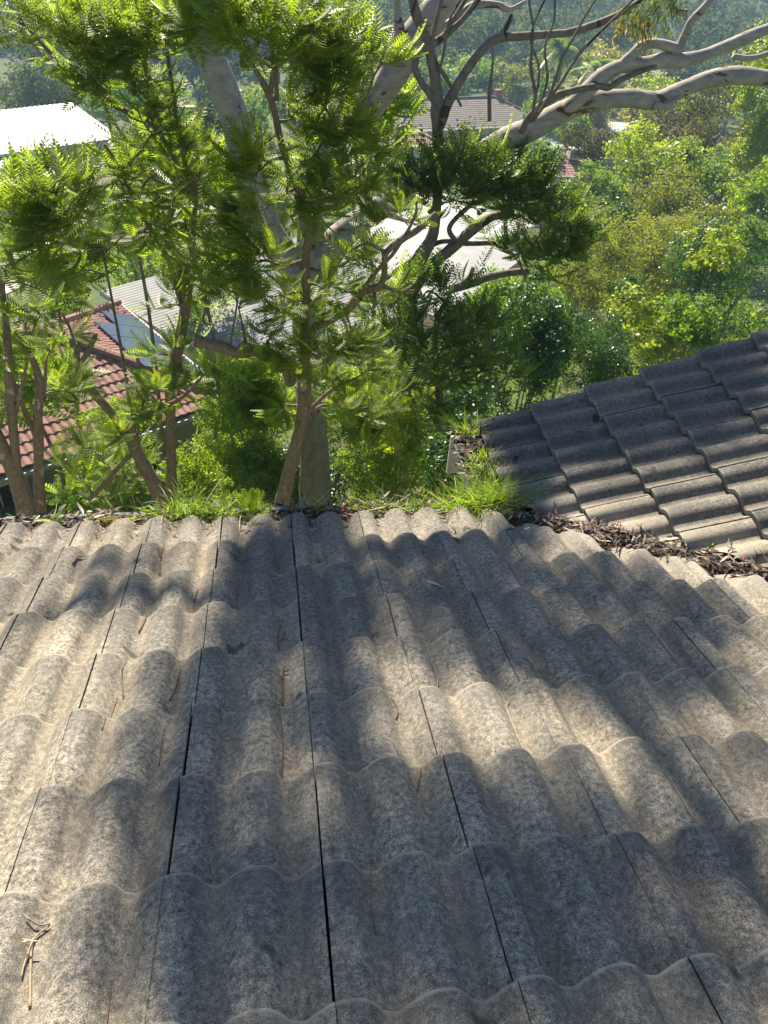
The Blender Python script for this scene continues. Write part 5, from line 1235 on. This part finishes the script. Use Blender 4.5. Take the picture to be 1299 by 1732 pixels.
KEEP = [(-26, 52, -8, 78), (12, 82, 38, 99), (1, 30, 15, 50), (-12, 12, 2, 30), (28, 52, 44, 64), (22, 60, 30, 72)]
PROT = [(635, 150, 960, 262, 96), (-50, 160, 215, 310, 74), (895, 215, 1035, 300, 68), (550, 320, 905, 500, 45), (1125, 295, 1310, 360, 60), (-50, 500, 400, 860, 25), (1030, 90, 1299, 215, 110)]
todo = []
for (x, y) in spots:
    x += r.normal(0, 1.2); y += r.normal(0, 1.5)
    if any(a < x < c_ and b_ < y < d_ for a, b_, c_, d_ in KEEP): continue
    g = np.array([x, y, float(ground(x, y))]); k = int(r.integers(0, 5)) if y > 40 else int(r.choice([0, 2, 4]))
    s_ = r.uniform(.65, 1.05); hh = KD[k][3]*s_*.95; ww = KD[k][2]*s_*.8
    a_, b_, dd = proj(g+ez*hh); w_ = ww/dd*F; b2 = proj(g+ez*hh*.3)[1]
    if any(a_+w_ > q[0] and a_-w_ < q[2] and b2 > q[1] and b_ < q[3] and y < q[4] for q in PROT): continue
    near = ('behind the white building' if y > 78 and x < -5 else 'beyond the brown tiled house' if y > 98 else 'near the brown tiled house' if y > 74 else 'beside the pale ribbed roofs' if y > 44 else 'below the near houses')
    todo.append((g, k, s_, f'{desc[k]} valley tree {near}', a_))
ORD = ['first', 'second', 'third', 'fourth', 'fifth', 'sixth', 'seventh', 'eighth']
for i, (g, k, s_, lb, a_) in enumerate(todo):
    same = sorted(q[4] for q in todo if q[3] == lb)
    if len(same) > 1: lb = lb+', '+ORD[same.index(a_)]+' such from the left'
    if k not in protos_:
        t = valley_proto(*KD[k]); protos_[k] = t; t.location = tuple(g); t.rotation_euler[2] = r.uniform(0, 6); t.scale = (s_,)*3; t['label'] = lb
    else: copy_thing(protos_[k], g, r.uniform(0, 6), s_, lb)

# far wooded hillside, one mass
r = np.random.default_rng(5)
V, Fc, k, TV, TF = [], [], 0, MB(), []
ntree = 0
mbt = MB()
for i in range(4000):
    y = r.uniform(118, 360); x = r.uniform(-.62*y-10, .85*y+20)
    rx_ = x/y
    dr_ = np.min(np.hypot(rc[:, 0]-x, rc[:, 1]-y))
    if dr_ < 5.5: continue
    if ntree > 1150: break
    ntree += 1
    z = float(ground(x, y)); h_ = r.uniform(8, 17); w_ = h_*r.uniform(.26, .42); n = int(520*min(1, 170/y))
    v, f, lob = leaves_on(np.array([x, y, z+h_*.62]), np.array([w_, w_, h_*.36]), n, .8*(1+.4*(y > 200)), r, 8, .4)
    V.append(v); Fc.append(f+k); k += len(v)
    if i % 3 == 0: mbt.tube([(x, y, z-1), (x+r.normal(0, .5), y, z+h_*.7)], [.22, .12], 5, cap=False)
fo = mesh_obj('forest', np.concatenate(V), np.concatenate(Fc), M['forest'], smooth=False)
tag(fo, 'hazy wooded hillside of grey green gum trees filling the far background', 'forest', kind='stuff')
tr = mbt.build('forest_trunks', M['gum']); tr.parent = fo; tr['kind'] = 'stuff'
# understorey ground cover on the near slope
r = np.random.default_rng(8); n = 60000
x = r.uniform(-22, 26, n); y = 3+ r.random(n)**.8*32
kk = (x > -.75*y-3) & (x < .85*y+4); x, y = x[kk], y[kk]; n = len(x)
pos = np.stack([x, y, ground(x, y)+r.random(n)**2*.35], 1); d = runit(n, r); d[:, 2] = np.abs(d[:, 2])+.3; d = unit_rows(d)
V, Fc = leaf_batch(pos, d, runit(n, r), r.uniform(.05, .16, n), r.uniform(.02, .05, n), .3, 4, 1)
tag(mesh_obj('ground_cover', V, Fc, M['mid']), 'leafy ground cover under the near trees', 'ground cover', kind='stuff')

# ------------------------------------------------------------------ haze
mb = MB(); mb.box((-720, -70, -35), (1540, 0, 0), (0, 1000, 0), (0, 0, 84))
hz = mb.build('haze', None); hz.data.materials.clear()
hm = bpy.data.materials.new('haze'); hm.use_nodes = True; hn = hm.node_tree; 
for q in list(hn.nodes):
    if q.type != 'OUTPUT_MATERIAL': hn.nodes.remove(q)
pv = hn.nodes.new('ShaderNodeVolumePrincipled'); pv.inputs['Density'].default_value = .0008; pv.inputs['Color'].default_value = (.45, .70, 1.0, 1); pv.inputs['Anisotropy'].default_value = .1
hn.links.new(pv.outputs[0], [q for q in hn.nodes if q.type == 'OUTPUT_MATERIAL'][0].inputs['Volume'])
hz.data.materials.append(hm); tag(hz, 'pale blue morning haze filling the valley', 'haze', kind='stuff')
